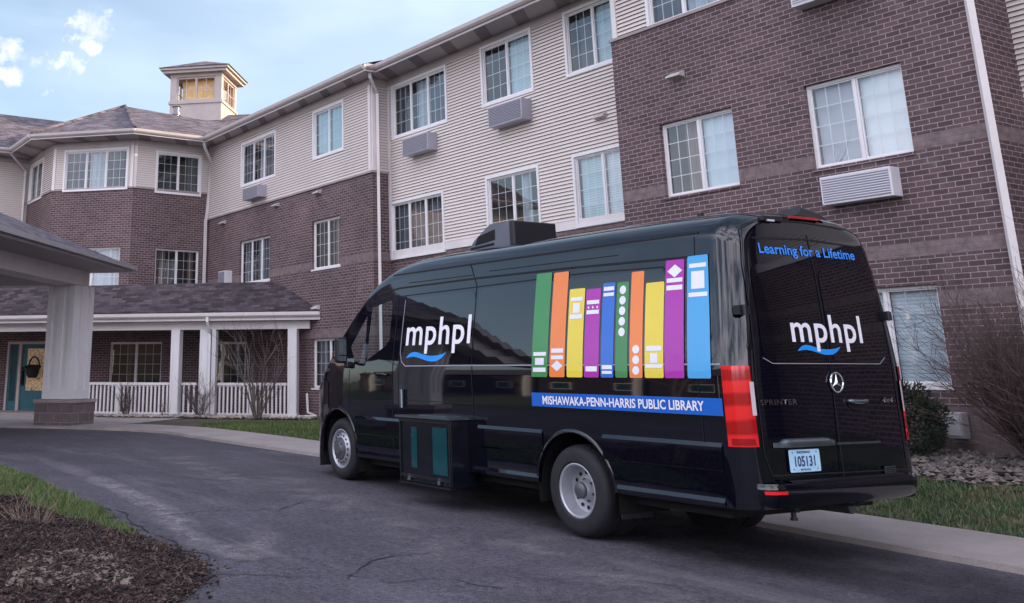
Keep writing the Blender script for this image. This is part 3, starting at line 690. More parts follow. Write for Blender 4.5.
# cupola, turned 45 degrees on the ridge
CC = Vector((-39.25, 17.35, 0)); ca = math.radians(-42)
def CT_(a, b, z): # a: along left face to the right, b: outward toward viewer
    e1 = Vector((-math.sin(ca), math.cos(ca), 0)); e2 = Vector((math.cos(ca), math.sin(ca), 0))
    q = CC+e1*a+e2*b; return (q.x, q.y, z)
h = 1.13
cu = MB().box(-h, h, -h, h, 10.6, 12.43, CT_)
cu = cu.build('cupola', 'cupola_paint', BLD)
cu['label'] = 'square rooftop lantern with warm windows'
t2 = MB(); t2.box(-h-.05, h+.05, -h-.05, h+.05, 12.43, 12.55, CT_)
for sa in (-1, 1):
    for sb in (-1, 1): t2.box(sa*h-(.28 if sa > 0 else 0), sa*h+(.28 if sa < 0 else 0), sb*h-(.28 if sb > 0 else 0), sb*h+(.28 if sb < 0 else 0), 12.552, 13.6, CT_)
t2.build('corner_post', 'cupola_paint', cu)
t2 = MB(); t2.box(-h-.02, h+.02, -h-.02, h+.02, 13.602, 13.74, CT_); t2.box(-h-.26, h+.26, -h-.26, h+.26, 13.742, 13.86, CT_); t2.box(-h-.36, h+.36, -h-.36, h+.36, 13.862, 13.96, CT_); t2.build('cornice', 'cupola_paint', cu)
t2 = MB(); e = h+.42; q = [CT_(-e, -e, 13.962), CT_(e, -e, 13.962), CT_(e, e, 13.962), CT_(-e, e, 13.962)]; top = CT_(0, 0, 14.62)
for i in range(4): t2.face([q[i], q[(i+1) % 4], top])
t2.build('cupola_roof', 'shingle', cu)
for k in range(4):
    def F(a, b, z, k=k):
        for _ in range(k): a, b = -b, a
        return CT_(a, b, z)
    w2 = MB(); y0 = h-.10; hw_ = h-.28
    for x0, x1, z0, z1 in ((-hw_, hw_, 12.553, 12.62), (-hw_, hw_, 13.53, 13.6), (-hw_, -hw_+.06, 12.62, 13.53), (hw_-.06, hw_, 12.62, 13.53), (-.05, .05, 12.62, 13.53)): w2.box(x0, x1, y0, y0+.06, z0, z1, F)
    for x in (-.43, .43): w2.box(x-.014, x+.014, y0+.02, y0+.04, 12.62, 13.53, F)
    w2.box(-hw_+.06, -.05, y0+.021, y0+.039, 13.06, 13.09, F); w2.box(.05, hw_-.06, y0+.021, y0+.039, 13.06, 13.09, F)
    wo = w2.build('cupola_window', 'cupola_paint', cu)
w2 = MB(); w2.box(-.72, .72, -.72, .72, 12.552, 13.6, CT_); w2.build('inner_core', 'cupola_wood', cu)
w2 = MB(); w2.box(-h+.12, h-.12, -h+.12, h-.12, 12.552, 12.565, CT_); w2.build('inner_floor', 'cupola_wood', cu)

# entrance door with sidelight
d0 = MB(); o = -.06
for a, b, z0, z1 in ((uD0, uD0+.07, .345, 2.5), (uD1-.07, uD1, .345, 2.5), (uD0+.07, uD1-.07, 2.42, 2.5), (uD0+.42, uD0+.52, .345, 2.42)): box_on(wG, d0, a, b, z0, z1, o-.06, o+.05)
door_f = d0.build('entrance_door', 'tan_trim', BLD)
m = MB(); box_on(wG, m, uD0+.52, uD1-.07, .36, 2.42, o-.05, o-.005)
for a, b in ((uD0+.66, uD0+1.0), (uD0+1.06, uD0+1.38)): box_on(wG, m, a, b, .5, .86, o-.01, o+.008)
leaf = m.build('door_leaf', 'teal_door', door_f)
m = MB(); box_on(wG, m, uD0+.72, uD1-.17, .98, 2.28, o-.02, o+.006); m.build('door_glass', 'door_glass', door_f)
m = MB(); box_on(wG, m, uD0+.07, uD0+.42, .36, 2.42, o-.05, o-.01); m.build('sidelight', 'sidelight', door_f)
m = MB(); box_on(wG, m, uD0+.07, uD0+.42, .36, .66, o-.008, o+.01); box_on(wG, m, uD0+.07, uD0+.14, .66, 2.42, o-.008, o+.01); box_on(wG, m, uD0+.35, uD0+.42, .66, 2.42, o-.008, o+.01); m.build('sidelight_frame', 'teal_door', door_f)
m = MB(); m.tube([wG.P(uD0+.60, 1.2, o+.03), wG.P(uD0+.60, 1.2, o+.06), wG.P(uD0+.60, 1.55, o+.06), wG.P(uD0+.60, 1.55, o+.03)], .018, 8); box_on(wG, m, uD0+.56, uD0+.64, 1.12, 1.62, o-.004, o+.02); m.build('handle', 'seam_black', door_f)
# basket hanging on the door
bq = Vector(wG.P(uD0+1.02, 1.35, o+.05))
BK = empty('door_basket', bq, 'dark wicker basket with a tall hoop handle hanging on the glass of the teal door', 'basket')
m = MB(); m.lathe([(0, 0), (.13, 0), (.19, .12), (.22, .30), (.20, .31), (.12, .04), (0, .03)], bq+Vector((.08, -.08, .02)), 'z', 18); m.build('basket_body', 'basket', BK, smooth=40)
m = MB(); hp = [wG.P(uD0+1.02+.20*math.cos(a), 1.66+.36*math.sin(a), o+.09) for a in [i*math.pi/14 for i in range(15)]]; m.tube(hp, .025, 6); m.build('hoop_handle', 'basket', BK)
rnd = random.Random(5); m = MB()
for i in range(60):
    p = bq+Vector((.08, -.08, .3))+Vector((rnd.gauss(0, .09), rnd.gauss(0, .09), rnd.uniform(0, .1))); r_ = .035
    m.box(p.x-r_, p.x+r_, p.y-r_, p.y+r_, p.z-r_, p.z+r_)
m.build('dried_filling', 'basket', BK)

# --- porch in the corner (45 degree front)
CP0, CE = 39.7, 39.2
wP = Wall((-37.5, -37.5+CP0), (-25.15, -25.15+CP0)); wE = Wall((-37.5, -37.5+CE), (-24.65, -24.65+CE))
m = MB()
up = 2.44/2  # plan step up the slope
e0, e1 = Vector((-37.5, 1.7, 3.20)), Vector((-24.66, 14.54, 3.20)); r0, r1 = Vector((-37.5-up, 1.7+up, 4.15)), Vector((-27.10, 14.54, 4.15))
def slopeuv(p): return ((p.x+p.y)*R2, math.hypot((p.x-p.y)*R2, p.z*1.0))
m.face([e0, e1, r1, r0], [slopeuv(p) for p in (e0, e1, r1, r0)])
k0 = Vector((-40.5, 6.7, 4.16)); m.face([r0, r1, Vector((-32.2, 14.54, 4.17)), Vector((-34.4, 9.6, 4.17)), k0])
porch = m.build('porch', 'porch_shingle', BLD); porch['label'] = 'low angled porch with dark shingle roof and white posts'
m = MB(); rnd = random.Random(2)   # ragged shingle edge along the eave
m.box(0, wE.L, -.02, .03, 3.17, 3.215, wE.T()); m.build('shingle_edge', 'porch_shingle', porch)
m = MB(); box_on(wE, m, 0, wE.L, 2.95, 3.165, -.03, 0); m.build('fascia', 'trim', porch)
m = MB(); wt = wE.T(); rr = [[wt(u_, o_, z_) for u_ in (0, wE.L)] for o_, z_ in ((.002, 3.04), (.07, 3.04), (.11, 3.08), (.12, 3.16), (.10, 3.165), (.09, 3.10), (.002, 3.06))]; m.grid(rr); m.build('gutter', 'trim', porch)
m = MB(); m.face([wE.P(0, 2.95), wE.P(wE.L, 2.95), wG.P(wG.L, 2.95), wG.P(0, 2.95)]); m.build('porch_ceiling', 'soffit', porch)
m = MB(); box_on(wP, m, 0, wP.L, 2.72, 2.948, -.12, .10); m.build('beam', 'trim', porch)
uP = lambda x: wP.u(x=x)
for x, ww in ((-27.95, .26), (-27.33, .26), (-25.5, .26)):
    m = MB(); u_ = uP(x); box_on(wP, m, u_-ww/2, u_+ww/2, .33, 2.72, -ww/2, ww/2)
    for a in (-1, 1): box_on(wP, m, u_+a*ww*.36-.02, u_+a*ww*.36+.02, .5, 2.6, ww/2, ww/2+.012)
    box_on(wP, m, u_-ww/2-.02, u_+ww/2+.02, .33, .46, -ww/2-.02, ww/2+.02); m.build('post', 'vinyl', porch)
m = MB(); u_ = uP(-27.13); box_on(wP, m, u_-.06, u_+.06, .33, 2.72, -.08, .12); m.build('post', 'vinyl', porch)
def rail(x0, x1, name='railing'):
    m = MB(); a, b = uP(x0), uP(x1)
    box_on(wP, m, a, b, 1.20, 1.27, -.04, .04); box_on(wP, m, a, b, .40, .46, -.03, .03)
    n = int((b-a)/.118)
    for i in range(n): u_ = a+(i+.5)*(b-a)/n; box_on(wP, m, u_-.024, u_+.024, .46, 1.20, -.018, .018)
    mid = (a+b)/2
    if b-a > 1.5: box_on(wP, m, mid-.06, mid+.06, .34, 1.26, -.055, .055)
    m.build(name, 'vinyl', porch)
rail(-30.3, -28.08); rail(-27.82, -27.5); rail(-27.05, -25.63)
m = MB(); s_ = wE.P(wE.u(x=-26.95), 3.05, .06); m.tube([s_, Vector(s_)+Vector((0, 0, -.12)), wP.P(uP(-27.2), 2.62, .20), wP.P(uP(-27.2), 2.5, .19), wP.P(uP(-27.2), .45, .19)], .05, 4); m.build('downspout', 'vinyl', porch)
m = MB(); m.tube([wP.P(uP(-25.2), 1.0, .12), wP.P(uP(-25.18), .5, .12), wP.P(uP(-25.0), .42, .25), (-24.9, 13.9, .40), (-26.0, 13.0, .38)], .035, 6); m.build('drain_pipe', 'trim', porch)
m = MB(); box_on(wP, m, 0, wP.L, .05, .37, -3.2, -.14); m.build('porch_floor', 'concrete', porch)

# --- porte cochere over the entrance drive
E0 = Vector((-24.82, 9.15, 0)); eb = Vector((.777, -.629, 0)).normalized(); ea = Vector((-eb.y, eb.x, 0))
def PT(a, b, z): q = E0+ea*a+eb*b; return (q.x, q.y, z)
PC = empty('porte_cochere', PT(-3, 3, .3), 'entrance canopy with hipped shingle roof on a broad white column with block base', 'canopy')
A0, B1, SL = -9.5, 11.0, .43
hz = 4.14; ap_ = -A0/2; zt_ = hz+SL*ap_
def pface(m, pts):
    P = [Vector(PT(*p)) for p in pts]; n = (P[1]-P[0]).cross(P[2]-P[0]).normalized(); hh = Vector((-n.y, n.x, 0)).normalized(); w_ = n.cross(hh); m.face(P, [(q.dot(hh), q.dot(w_)) for q in P])
m = MB()
pface(m, [(0, 0, hz), (0, B1, hz), (-ap_, B1-ap_, zt_), (-ap_, ap_, zt_)]); pface(m, [(A0, 0, hz), (0, 0, hz), (-ap_, ap_, zt_)]); pface(m, [(0, B1, hz), (A0, B1, hz), (-ap_, B1-ap_, zt_)]); pface(m, [(A0, B1, hz), (A0, 0, hz), (-ap_, ap_, zt_), (-ap_, B1-ap_, zt_)])
m.build('roof', 'shingle', PC)
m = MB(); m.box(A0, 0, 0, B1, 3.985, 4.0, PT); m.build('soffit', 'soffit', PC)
m = MB()
for x0, x1, y0, y1 in ((-.03, 0, 0, B1), (A0, A0+.03, 0, B1), (A0+.031, -.031, 0, .03), (A0+.031, -.031, B1-.03, B1)): m.box(x0, x1, y0, y1, 4.001, 4.13, PT)
m.build('fascia', 'gutter_dark', PC)
m = MB(); m.box(.002, .10, -.1, B1, 4.045, 4.145, PT); m.box(A0, .002, -.10, -.002, 4.045, 4.145, PT); m.build('gutter', 'gutter_dark', PC)
m = MB(); m.box(-1.62, -1.02, .25, B1-.3, 3.62, 3.984, PT); m.build('beam', 'trim', PC)
m = MB(); m.box(A0+.5, -1.63, .25, .85, 3.62, 3.984, PT); m.box(A0+.5, -1.63, B1-.9, B1-.3, 3.62, 3.984, PT); m.build('beam', 'trim', PC)
def column(ctr, rot):
    def T(a, b, z): ca_, sa_ = math.cos(rot), math.sin(rot); return (ctr[0]+a*ca_-b*sa_, ctr[1]+a*sa_+b*ca_, z)
    m = MB(); s_ = .345; m.box(-s_, s_, -s_, s_, .94, 3.62, T)
    for k in range(4):
        def F(a, b, z, k=k):
            for _ in range(k): a, b = -b, a
            return T(a, b, z)
        for x0, x1 in ((-s_-.05, -s_+.10), (-.09, .09), (s_-.10, s_+.0)): m.box(x0, x1, s_+.002, s_+.05, .945, 3.61, F)
        m.box(-s_+.101, -.091, s_+.001, s_+.046, .945, 1.16, F); m.box(.091, s_-.101, s_+.001, s_+.046, .945, 1.16, F)
    c_ = m.build('column', 'vinyl', PC)
    m = MB(); s_ = .50; m.box(-s_, s_, -s_, s_, .25, .86, T); m.build('column_base', 'column_block', c_)
    m = MB(); s_ = .535; m.box(-s_, s_, -s_, s_, .861, .935, T); m.build('base_cap', 'coping', c_)
column((-25.30, 7.78), math.radians(-55)); q = PT(-1.32, B1-1.2, 0); column((q[0], q[1]), math.radians(-39))

# --- opposite wing across the drive (seen only as a reflection in the van)
OP = empty('opposite_building', (-30, -24, .3), 'low building with a dark gabled roof standing across the drive', 'building')
m = MB(); m.box(-70, 14, -34, -24, 0, 4.6); m.build('wall', 'dark_wall', OP)
m = MB()
for xa, xb in ((-71, -44), (-44, -18), (-18, 15)):
    xm = (xa+xb)/2
    m.face([(xa, -23.2, 4.5), (xb, -23.2, 4.5), (xb-4, -29, 7.4), (xa+4, -29, 7.4)]); m.face([(xb, -34.8, 4.5), (xa, -34.8, 4.5), (xa+4, -29, 7.4), (xb-4, -29, 7.4)])
    m.face([(xa, -34.8, 4.5), (xa, -23.2, 4.5), (xa+4, -29, 7.4)]); m.face([(xb, -23.2, 4.5), (xb, -34.8, 4.5), (xb-4, -29, 7.4)])
m.build('roof', 'shingle', OP)
for i in range(16):
    x = -66+i*5; m = MB(); m.box(x, x+1.6, -24.05, -23.95, 1.4, 2.8); wn = m.build('window', 'vinyl', OP)
    m = MB(); m.box(x+.1, x+1.5, -23.97, -23.94, 1.5, 2.7); m.build('pane', 'sidelight', wn)
for i in range(9): x = -64+i*8.6; m = MB(); m.box(x, x+.32, -22.9, -22.6, .2, 4.4); m.build('post', 'vinyl', OP)

# ------------------------------------------------------------------ library van (local frame: x forward, y to its left / toward camera, z up)
VR = Vector((-5.5, 6.92, 0)); VA = math.radians(2.0)
vfx = Vector((-math.cos(VA), math.sin(VA), 0)); vfy = Vector((-math.sin(VA), -math.cos(VA), 0))
VO = Vector((3.6, -1.075, .2))           # local origin on the ground under the body centre
vl = VR+vfx*VO.x+vfy*VO.y; vl.z = VO.z
VAN = empty('library_van', vl, 'long black high roof van with rainbow book spines and white lettering on its side', 'van', rz=math.pi-VA)
ORG[VAN.name] = VO.copy()
HWD = 1.075
ZT = [(-.10, 2.84), (-.08, 2.88), (-.04, 2.905), (.04, 2.93), (.18, 2.945), (.5, 2.955), (1.5, 2.97), (3, 2.975), (4.3, 2.985), (4.75, 2.97), (5.05, 2.925), (5.3, 2.835), (5.55, 2.685), (5.75, 2.51), (6.05, 2.235), (6.4, 1.90), (6.62, 1.69), (6.72, 1.61), (6.9, 1.50), (7.05, 1.40), (7.15, 1.28), (7.21, 1.12), (7.25, .9), (7.26, .8)]
HW = [(.06, 1.075), (5.6, 1.075), (6.0, 1.068), (6.3, 1.05), (6.6, 1.01), (6.85, .945), (7.0, .88), (7.1, .80), (7.18, .70), (7.23, .58), (7.26, .42)]
RCZ = [(0, .28), (4.8, .28), (5.3, .24), (5.7, .20), (6.6, .14), (7.26, .10)]
RCY = [(0, .44), (4.8, .44), (5.3, .36), (5.7, .24), (6.6, .20), (7.26, .12)]
def lerp(tab, x):
    if x <= tab[0][0]: return tab[0][1]
    for (a, b), (c, d) in zip(tab, tab[1:]):
        if x <= c: return b+(d-b)*(x-a)/(c-a)
    return tab[-1][1]
def smooth_lerp(tab, x, h=.06):
    return (lerp(tab, x-h)+2*lerp(tab, x)+lerp(tab, x+h))/4 if tab[0][0]+.2 < x < tab[-1][0]-.12 else lerp(tab, x)
def hw(x): return HWD-.20*(1-math.sqrt(max(0, 1-((.06-x)/.16)**2))) if x < .06 else smooth_lerp(HW, x)
def tum(z): return 0 if z < 1.55 else .14*(z-1.55)**1.25
def zt(x): return smooth_lerp(ZT, x)
CROWN = .025
def sect(x):
    t = zt(x); rc = lerp(RCZ, x); ry = lerp(RCY, x); return t, rc, ry
def inset(x, z):
    t, rc, ry = sect(x); zs = t-rc; b = HWD-hw(x)
    if z <= zs: return b+tum(z)
    s = min(1, (z-zs)/(rc-CROWN)); return b+tum(zs)+ry*(1-math.sqrt(max(0, 1-s*s)))
def dfm(x, y, z):
    f = min(1, max(0, 1-x/.6)); f = f*f*(3-2*f)
    lean = .075*max(0, (z-1.6)/1.2)**2
    return (x+f*(lean-.035*(1-((y+HWD)/HWD)**2)), y, z)
def rear_x(y, z): return dfm(-.10, y, z)[0]
ZSIDE = [.60, .64, .75, .86, .96, 1.06, 1.2, 1.4, 1.55, 1.66, 1.8, 1.95, 2.1, 2.25, 2.4, 2.5]
def ring(x):
    t, rc, ry = sect(x); zs = t-rc; zb = .60 if x < 6.4 else lerp([(6.4, .60), (6.9, .48), (7.26, .46)], x)
    P = []
    n = len(ZSIDE)
    for i in range(n):
        z = ZSIDE[i] if zs > 2.55 and zb == .60 else zb+(zs-zb)*i/n
        P.append((inset(x, z), z))
    yb = HWD-hw(x)+tum(zs)
    for i in range(0, 11): a = i/10*math.pi/2; P.append((yb+ry*(1-math.cos(a)), zs+(rc-CROWN)*math.sin(a)))
    ye = yb+ry
    for i in range(1, 7): f = i/6; P.append((ye+(HWD-ye)*f, t-CROWN*(1-f)**2))
    near = [dfm(x, -a, z) for a, z in P]; far = [dfm(x, -2*HWD+a, z) for a, z in P[:-1]]
    return near+far[::-1]
XS = [-.10, -.097, -.09, -.078, -.06, -.035, -.005, .03, .06, .12, .2, .3, .45, .6, .9, 1.2, 1.5, 1.8, 2.2, 2.6, 3, 3.4, 3.8, 4.2, 4.5, 4.7, 4.85, 5.0, 5.15, 5.3, 5.42, 5.54, 5.66, 5.78, 5.92, 6.06, 6.2, 6.34, 6.48, 6.6, 6.7, 6.8, 6.9, 6.98, 7.06, 7.12, 7.17, 7.21, 7.235, 7.25, 7.26]
RINGS = [ring(x) for x in XS]
bm = bmesh.new()
vr = [[bm.verts.new(p) for p in r] for r in RINGS]
NR = len(RINGS[0])
glass_faces = []
for a in range(len(XS)-1):
    for b in range(NR-1):
        f = bm.faces.new((vr[a][b], vr[a][b+1], vr[a+1][b+1], vr[a+1][b]))
        if 5.66 <= XS[a] < 6.6 and 17+8 <= b <= NR-1-17-9: glass_faces.append(f)     # windscreen
    if not any(abs(XS[a]-c[0]) < r+.08 or abs(XS[a+1]-c[0]) < r+.08 for c, r in (((6.16, 0), .475), ((1.80, 0), .50))): bm.faces.new((vr[a][0], vr[a+1][0], vr[a+1][NR-1], vr[a][NR-1]))
# rear cap: rings shrinking to the middle, following the same bulge
cy, cz = -HWD, 1.7; prev = vr[0]
for s_ in (.9, .75, .55, .3, .1):
    cur = []
    for (x, y, z) in RINGS[0]:
        yy, zz = cy+(y-cy)*s_, cz+(z-cz)*s_; cur.append(bm.verts.new((rear_x(yy, zz), yy, zz)))
    for b in range(NR): c = (b+1) % NR; bm.faces.new((prev[c], prev[b], cur[b], cur[c]))
    prev = cur
bm.faces.new(prev)
bm.faces.new(list(reversed(vr[-1])))
bmesh.ops.recalc_face_normals(bm, faces=bm.faces)
ws = bmesh.ops.duplicate(bm, geom=glass_faces)['geom']
def extract(bm, faces, name, mat, parent, off=-.006, smooth=40):
    "copies these faces to an object of their own and removes them from bm"
    b2 = bmesh.new(); mp = {}
    for f in faces:
        vs = []
        for v in f.verts:
            if v not in mp: mp[v] = b2.verts.new(v.co+v.normal*off)
            vs.append(mp[v])
        b2.faces.new(vs)
    bmesh.ops.delete(bm, geom=list(faces), context='FACES')
    return finish(b2, name, mat, parent, smooth)
def finish(b2, name, mat, parent, smooth=40):
    me = bpy.data.meshes.new(name); o0 = ORG[parent.name]
    for v in b2.verts: v.co -= o0
    b2.to_mesh(me); b2.free(); me.materials.append(MAT[mat])
    if smooth: me.polygons.foreach_set('use_smooth', [True]*len(me.polygons)); me.set_sharp_from_angle(angle=math.radians(smooth))
    ob = bpy.data.objects.new(name, me); COL.objects.link(ob); ob.parent = parent; ORG[ob.name] = o0
    return ob
bmesh.ops.delete(bm, geom=[g for g in ws if isinstance(g, bmesh.types.BMFace)], context='FACES')
bm.normal_update()
extract(bm, glass_faces, 'windscreen', 'cab_glass', VAN)
def cut_poly(bm, poly, sel):
    "bisects the selected side faces along a convex (x,z) polygon; returns the faces inside"
    n = len(poly); area = sum(poly[i][0]*poly[(i+1) % n][1]-poly[(i+1) % n][0]*poly[i][1] for i in range(n))
    if area < 0: poly = poly[::-1]
    x0, x1 = min(p[0] for p in poly)-.25, max(p[0] for p in poly)+.25; z0, z1 = min(p[1] for p in poly)-.25, max(p[1] for p in poly)+.25
    def near(f): c = f.calc_center_median(); return sel(c) and x0 < c.x < x1 and z0 < c.z < z1 and abs(f.normal.y) > .3
    for i in range(n):
        (ax, az), (bx, bz) = poly[i], poly[(i+1) % n]
        fs = [f for f in bm.faces if near(f)]
        g = list({*fs, *[e for f in fs for e in f.edges], *[v for f in fs for v in f.verts]})
        bmesh.ops.bisect_plane(bm, geom=g, plane_co=(ax, 0, az), plane_no=(-(bz-az), 0, bx-ax), dist=1e-5)
    out = []
    for f in bm.faces:
        c = f.calc_center_median()
        if sel(c) and abs(f.normal.y) > .3 and all((poly[(i+1) % n][0]-poly[i][0])*(c.z-poly[i][1])-(poly[(i+1) % n][1]-poly[i][1])*(c.x-poly[i][0]) > 0 for i in range(n)): out.append(f)
    return out
near_side = lambda c: c.y > -.6; far_side = lambda c: c.y < -1.55
CABW = [(5.43, 2.37), (5.00, 2.44), (4.965, 2.38), (4.955, 1.97), (5.02, 1.90), (5.43, 1.735)]
QUART = [(5.53, 2.27), (5.49, 1.71), (5.70, 1.69), (5.86, 1.90)]
for nm, poly in (('door_window', CABW), ('quarter_window', QUART)):
    for sd in (near_side, far_side):
        bm.normal_update(); fs = cut_poly(bm, poly, sd); bm.normal_update()
        extract(bm, fs, nm, 'cab_glass', VAN, off=-.012)
FW, RW_ = (6.16, .655), (1.80, .565)
def circ(c, r, n=28, sq=1.0): return [(c[0]+r*math.cos(i*math.tau/n), c[1]+r*sq*math.sin(i*math.tau/n)) for i in range(n)]
ARCH = [((6.16, .66), .475), ((1.80, .57), .50)]
for (c, r) in ARCH:
    for sd in (near_side, far_side):
        bm.normal_update(); fs = cut_poly(bm, circ(c, r), sd); bmesh.ops.delete(bm, geom=fs, context='FACES')
finish(bm, 'body', 'van_paint', VAN, 38)

def side_pt(x, z, off, far=False):
    i = inset(x, z)-off; p = dfm(x, -i if not far else -2*HWD+i, z); return Vector(p)
def rear_pt(y, z, off): y += .10; return Vector((rear_x(y, z)-off, y, z))
def patch(polys, fn, off, name, mat, parent=VAN, steps=(.35, .07), smooth=None):
    "lays 2-D polygons (a,z) on the body surface at a real offset"
    b = bmesh.new()
    for p in polys:
        try: b.faces.new([b.verts.new((q[0], 0, q[1])) for q in p])
        except ValueError: pass
    return wrap(b, fn, off, name, mat, parent, steps, smooth)
def wrap(b, fn, off, name, mat, parent=VAN, steps=(.35, .07), smooth=None):
    for ax, st in ((0, steps[0]), (2, steps[1])):
        lo, hi = min(v.co[ax] for v in b.verts), max(v.co[ax] for v in b.verts)
        k = math.floor(lo/st)+1
        while k*st < hi:
            co_ = [0, 0, 0]; co_[ax] = k*st; no = [0, 0, 0]; no[ax] = 1
            bmesh.ops.bisect_plane(b, geom=list(b.verts)+list(b.edges)+list(b.faces), plane_co=co_, plane_no=no, dist=1e-6); k += 1
    bmesh.ops.triangulate(b, faces=b.faces)
    for v in b.verts: v.co = fn(v.co.x, v.co.z, off)
    return finish(b, name, mat, parent, smooth)
def rrect(x0, x1, z0, z1, r, n=5):
    P = []
    for cx_, cz_, a0 in ((x1-r, z1-r, 0), (x0+r, z1-r, 90), (x0+r, z0+r, 180), (x1-r, z0+r, 270)):
        for i in range(n+1): a = math.radians(a0+90*i/n); P.append((cx_+r*math.cos(a), cz_+r*math.sin(a)))
    return P
def ell(cx_, cz_, rx, rz, n=18): return [(cx_+rx*math.cos(i*math.tau/n), cz_+rz*math.sin(i*math.tau/n)) for i in range(n)]
def quad(x0, x1, z0, z1): return [(x0, z0), (x1, z0), (x1, z1), (x0, z1)]
def line(pts, w):
    out = []
    for (a, b), (c, d) in zip(pts, pts[1:]):
        q = math.hypot(c-a, d-b); nx, nz = -(d-b)/q*w/2, (c-a)/q*w/2; ex, ez = (c-a)/q*w*.3, (d-b)/q*w*.3
        out.append([(a+nx-ex, b+nz-ez), (c+nx+ex, d+nz+ez), (c-nx+ex, d-nz+ez), (a-nx-ex, b-nz-ez)])
    return out
S = side_pt; Sf = lambda x, z, o: side_pt(x, z, o, True)

# gloss panels in the side (window shaped) and seams
patch([rrect(3.295, 4.66, 1.675, 2.44, .10)], S, .004, 'side_window', 'van_glass'); patch([rrect(.62, 3.245, 1.675, 2.46, .08)], S, .004, 'side_window', 'van_glass')
patch([rrect(.62, 4.66, 1.675, 2.46, .10)], Sf, .004, 'side_window', 'van_glass')
sm_ = []
for p, w in (([(5.05, 2.745), (.25, 2.735)], .016), ([(5.35, 2.53), (4.85, 2.575), (3.3, 2.58), (1.8, 2.565), (.14, 2.53)], .020), ([(4.72, 2.475), (3.28, 2.485), (1.6, 2.50), (.66, 2.475), (.58, 2.40), (.57, 1.9)], .011),
             ([(3.45, 2.74), (3.30, 2.50), (3.27, 1.12)], .010), ([(4.86, 2.50), (4.83, 2.3), (4.83, .64)], .011), ([(4.70, 2.43), (4.70, .64)], .008), ([(5.44, 2.44), (4.98, 2.50)], .012), ([(5.85, 1.62), (5.87, 1.15)], .009),
             ([(4.66, 2.625), (3.40, 2.62)], .008), ([(3.1, 2.64), (1.2, 2.63)], .007), ([(4.83, 1.27), (5.78, 1.24)], .008), ([(3.27, 1.28), (4.70, 1.28)], .008), ([(.30, 2.70), (.27, 1.0)], .007)):
    sm_ += line(p, w)
patch(sm_, S, .0035, 'panel_seam', 'seam_black')
patch(line([(4.68, 2.42), (4.68, 1.80), (4.64, 1.71), (4.56, 1.662), (3.29, 1.664), (.05, 1.662)], .011), S, .005, 'window_edge', 'seam_grey')

# rub strips along the flanks: real mouldings whose upper chamfer catches the sky
def moulding(x0, x1, zt_, zb_, t, far=False):
    m = MB(); prof = [(0.0, zt_+.012), (t, zt_-.02), (t, zb_+.01), (0, zb_-.006)]; n = 10
    m.grid([[side_pt(x0+(x1-x0)*i/n, z, o, far) for i in range(n+1)] for o, z in prof])
    for x in (x0, x1): m.face([side_pt(x, z, o, far) for o, z in prof])
    return m
for far in (False, True):
    for x0, x1 in ((4.40, 5.70), (2.20, 3.20), (.10, 1.40)): moulding(x0, x1, 1.06, .86, .014, far).build('rub_strip', 'van_paint', VAN)
    for x0, x1 in ((4.40, 5.63), (2.28, 3.3), (.12, 1.26)): moulding(x0, x1, .655, .60, .012, far).build('sill', 'van_paint', VAN)
# wheel arch lips and wells
for (c, r) in ARCH:
    for far in (False, True):
        m = MB(); a0 = math.radians(-6)
        for i in range(40):
            pass
        rows = []
        for rr_, o in ((r-.012, -.03), (r-.008, .008), (r+.012, .009), (r+.03, -.002)):
            rows.append([side_pt(c[0]+rr_*math.cos(a), max(.6, c[1]+rr_*math.sin(a)), o, far) for a in [a0+(math.pi-2*a0)*i/40 for i in range(41)]])
        m.grid(rows); m.build('arch_lip', 'van_paint', VAN, smooth=50)
    n = 24; P = [(c[0]+(r+.02)*math.cos(i*math.pi/n), c[1]+(r+.02)*math.sin(i*math.pi/n)) for i in range(n+1)]; P = [(P[0][0], .42)]+P+[(P[-1][0], .42)]
    for y0, y1 in ((-.025, -.62), (-2*HWD+.025, -2*HWD+.62)):
        m = MB(); m.grid([[(x, y, z) for x, z in P] for y in (y0, y1)]); m.face([(x, y1, z) for x, z in P]); m.build('wheel_well', 'seam_black', VAN)
m = MB(); m.box(.25, 6.7, -1.95, -.2, .50, .612); m.box(2.3, 5.5, -1.6, -.5, .40, .50); m.build('underbody', 'seam_black', VAN)
m = MB(); m.tube([(1.8, -1.9, .55), (1.8, -.2, .55)], .07, 10); m.lathe([(0, -.14), (.16, -.14), (.16, .14), (0, .14)], (1.8, -1.075, .55), 'y', 16); m.tube([(.2, -1.6, .5), (1.2, -1.6, .5)], .05, 8); m.build('rear_axle', 'hub_dark', VAN)
for y0 in (-.45, -2.13):
    m = MB(); m.box(1.285, 1.295, y0+.03, y0+.40, .38, .66); m.build('mud_flap', 'rubber', VAN)

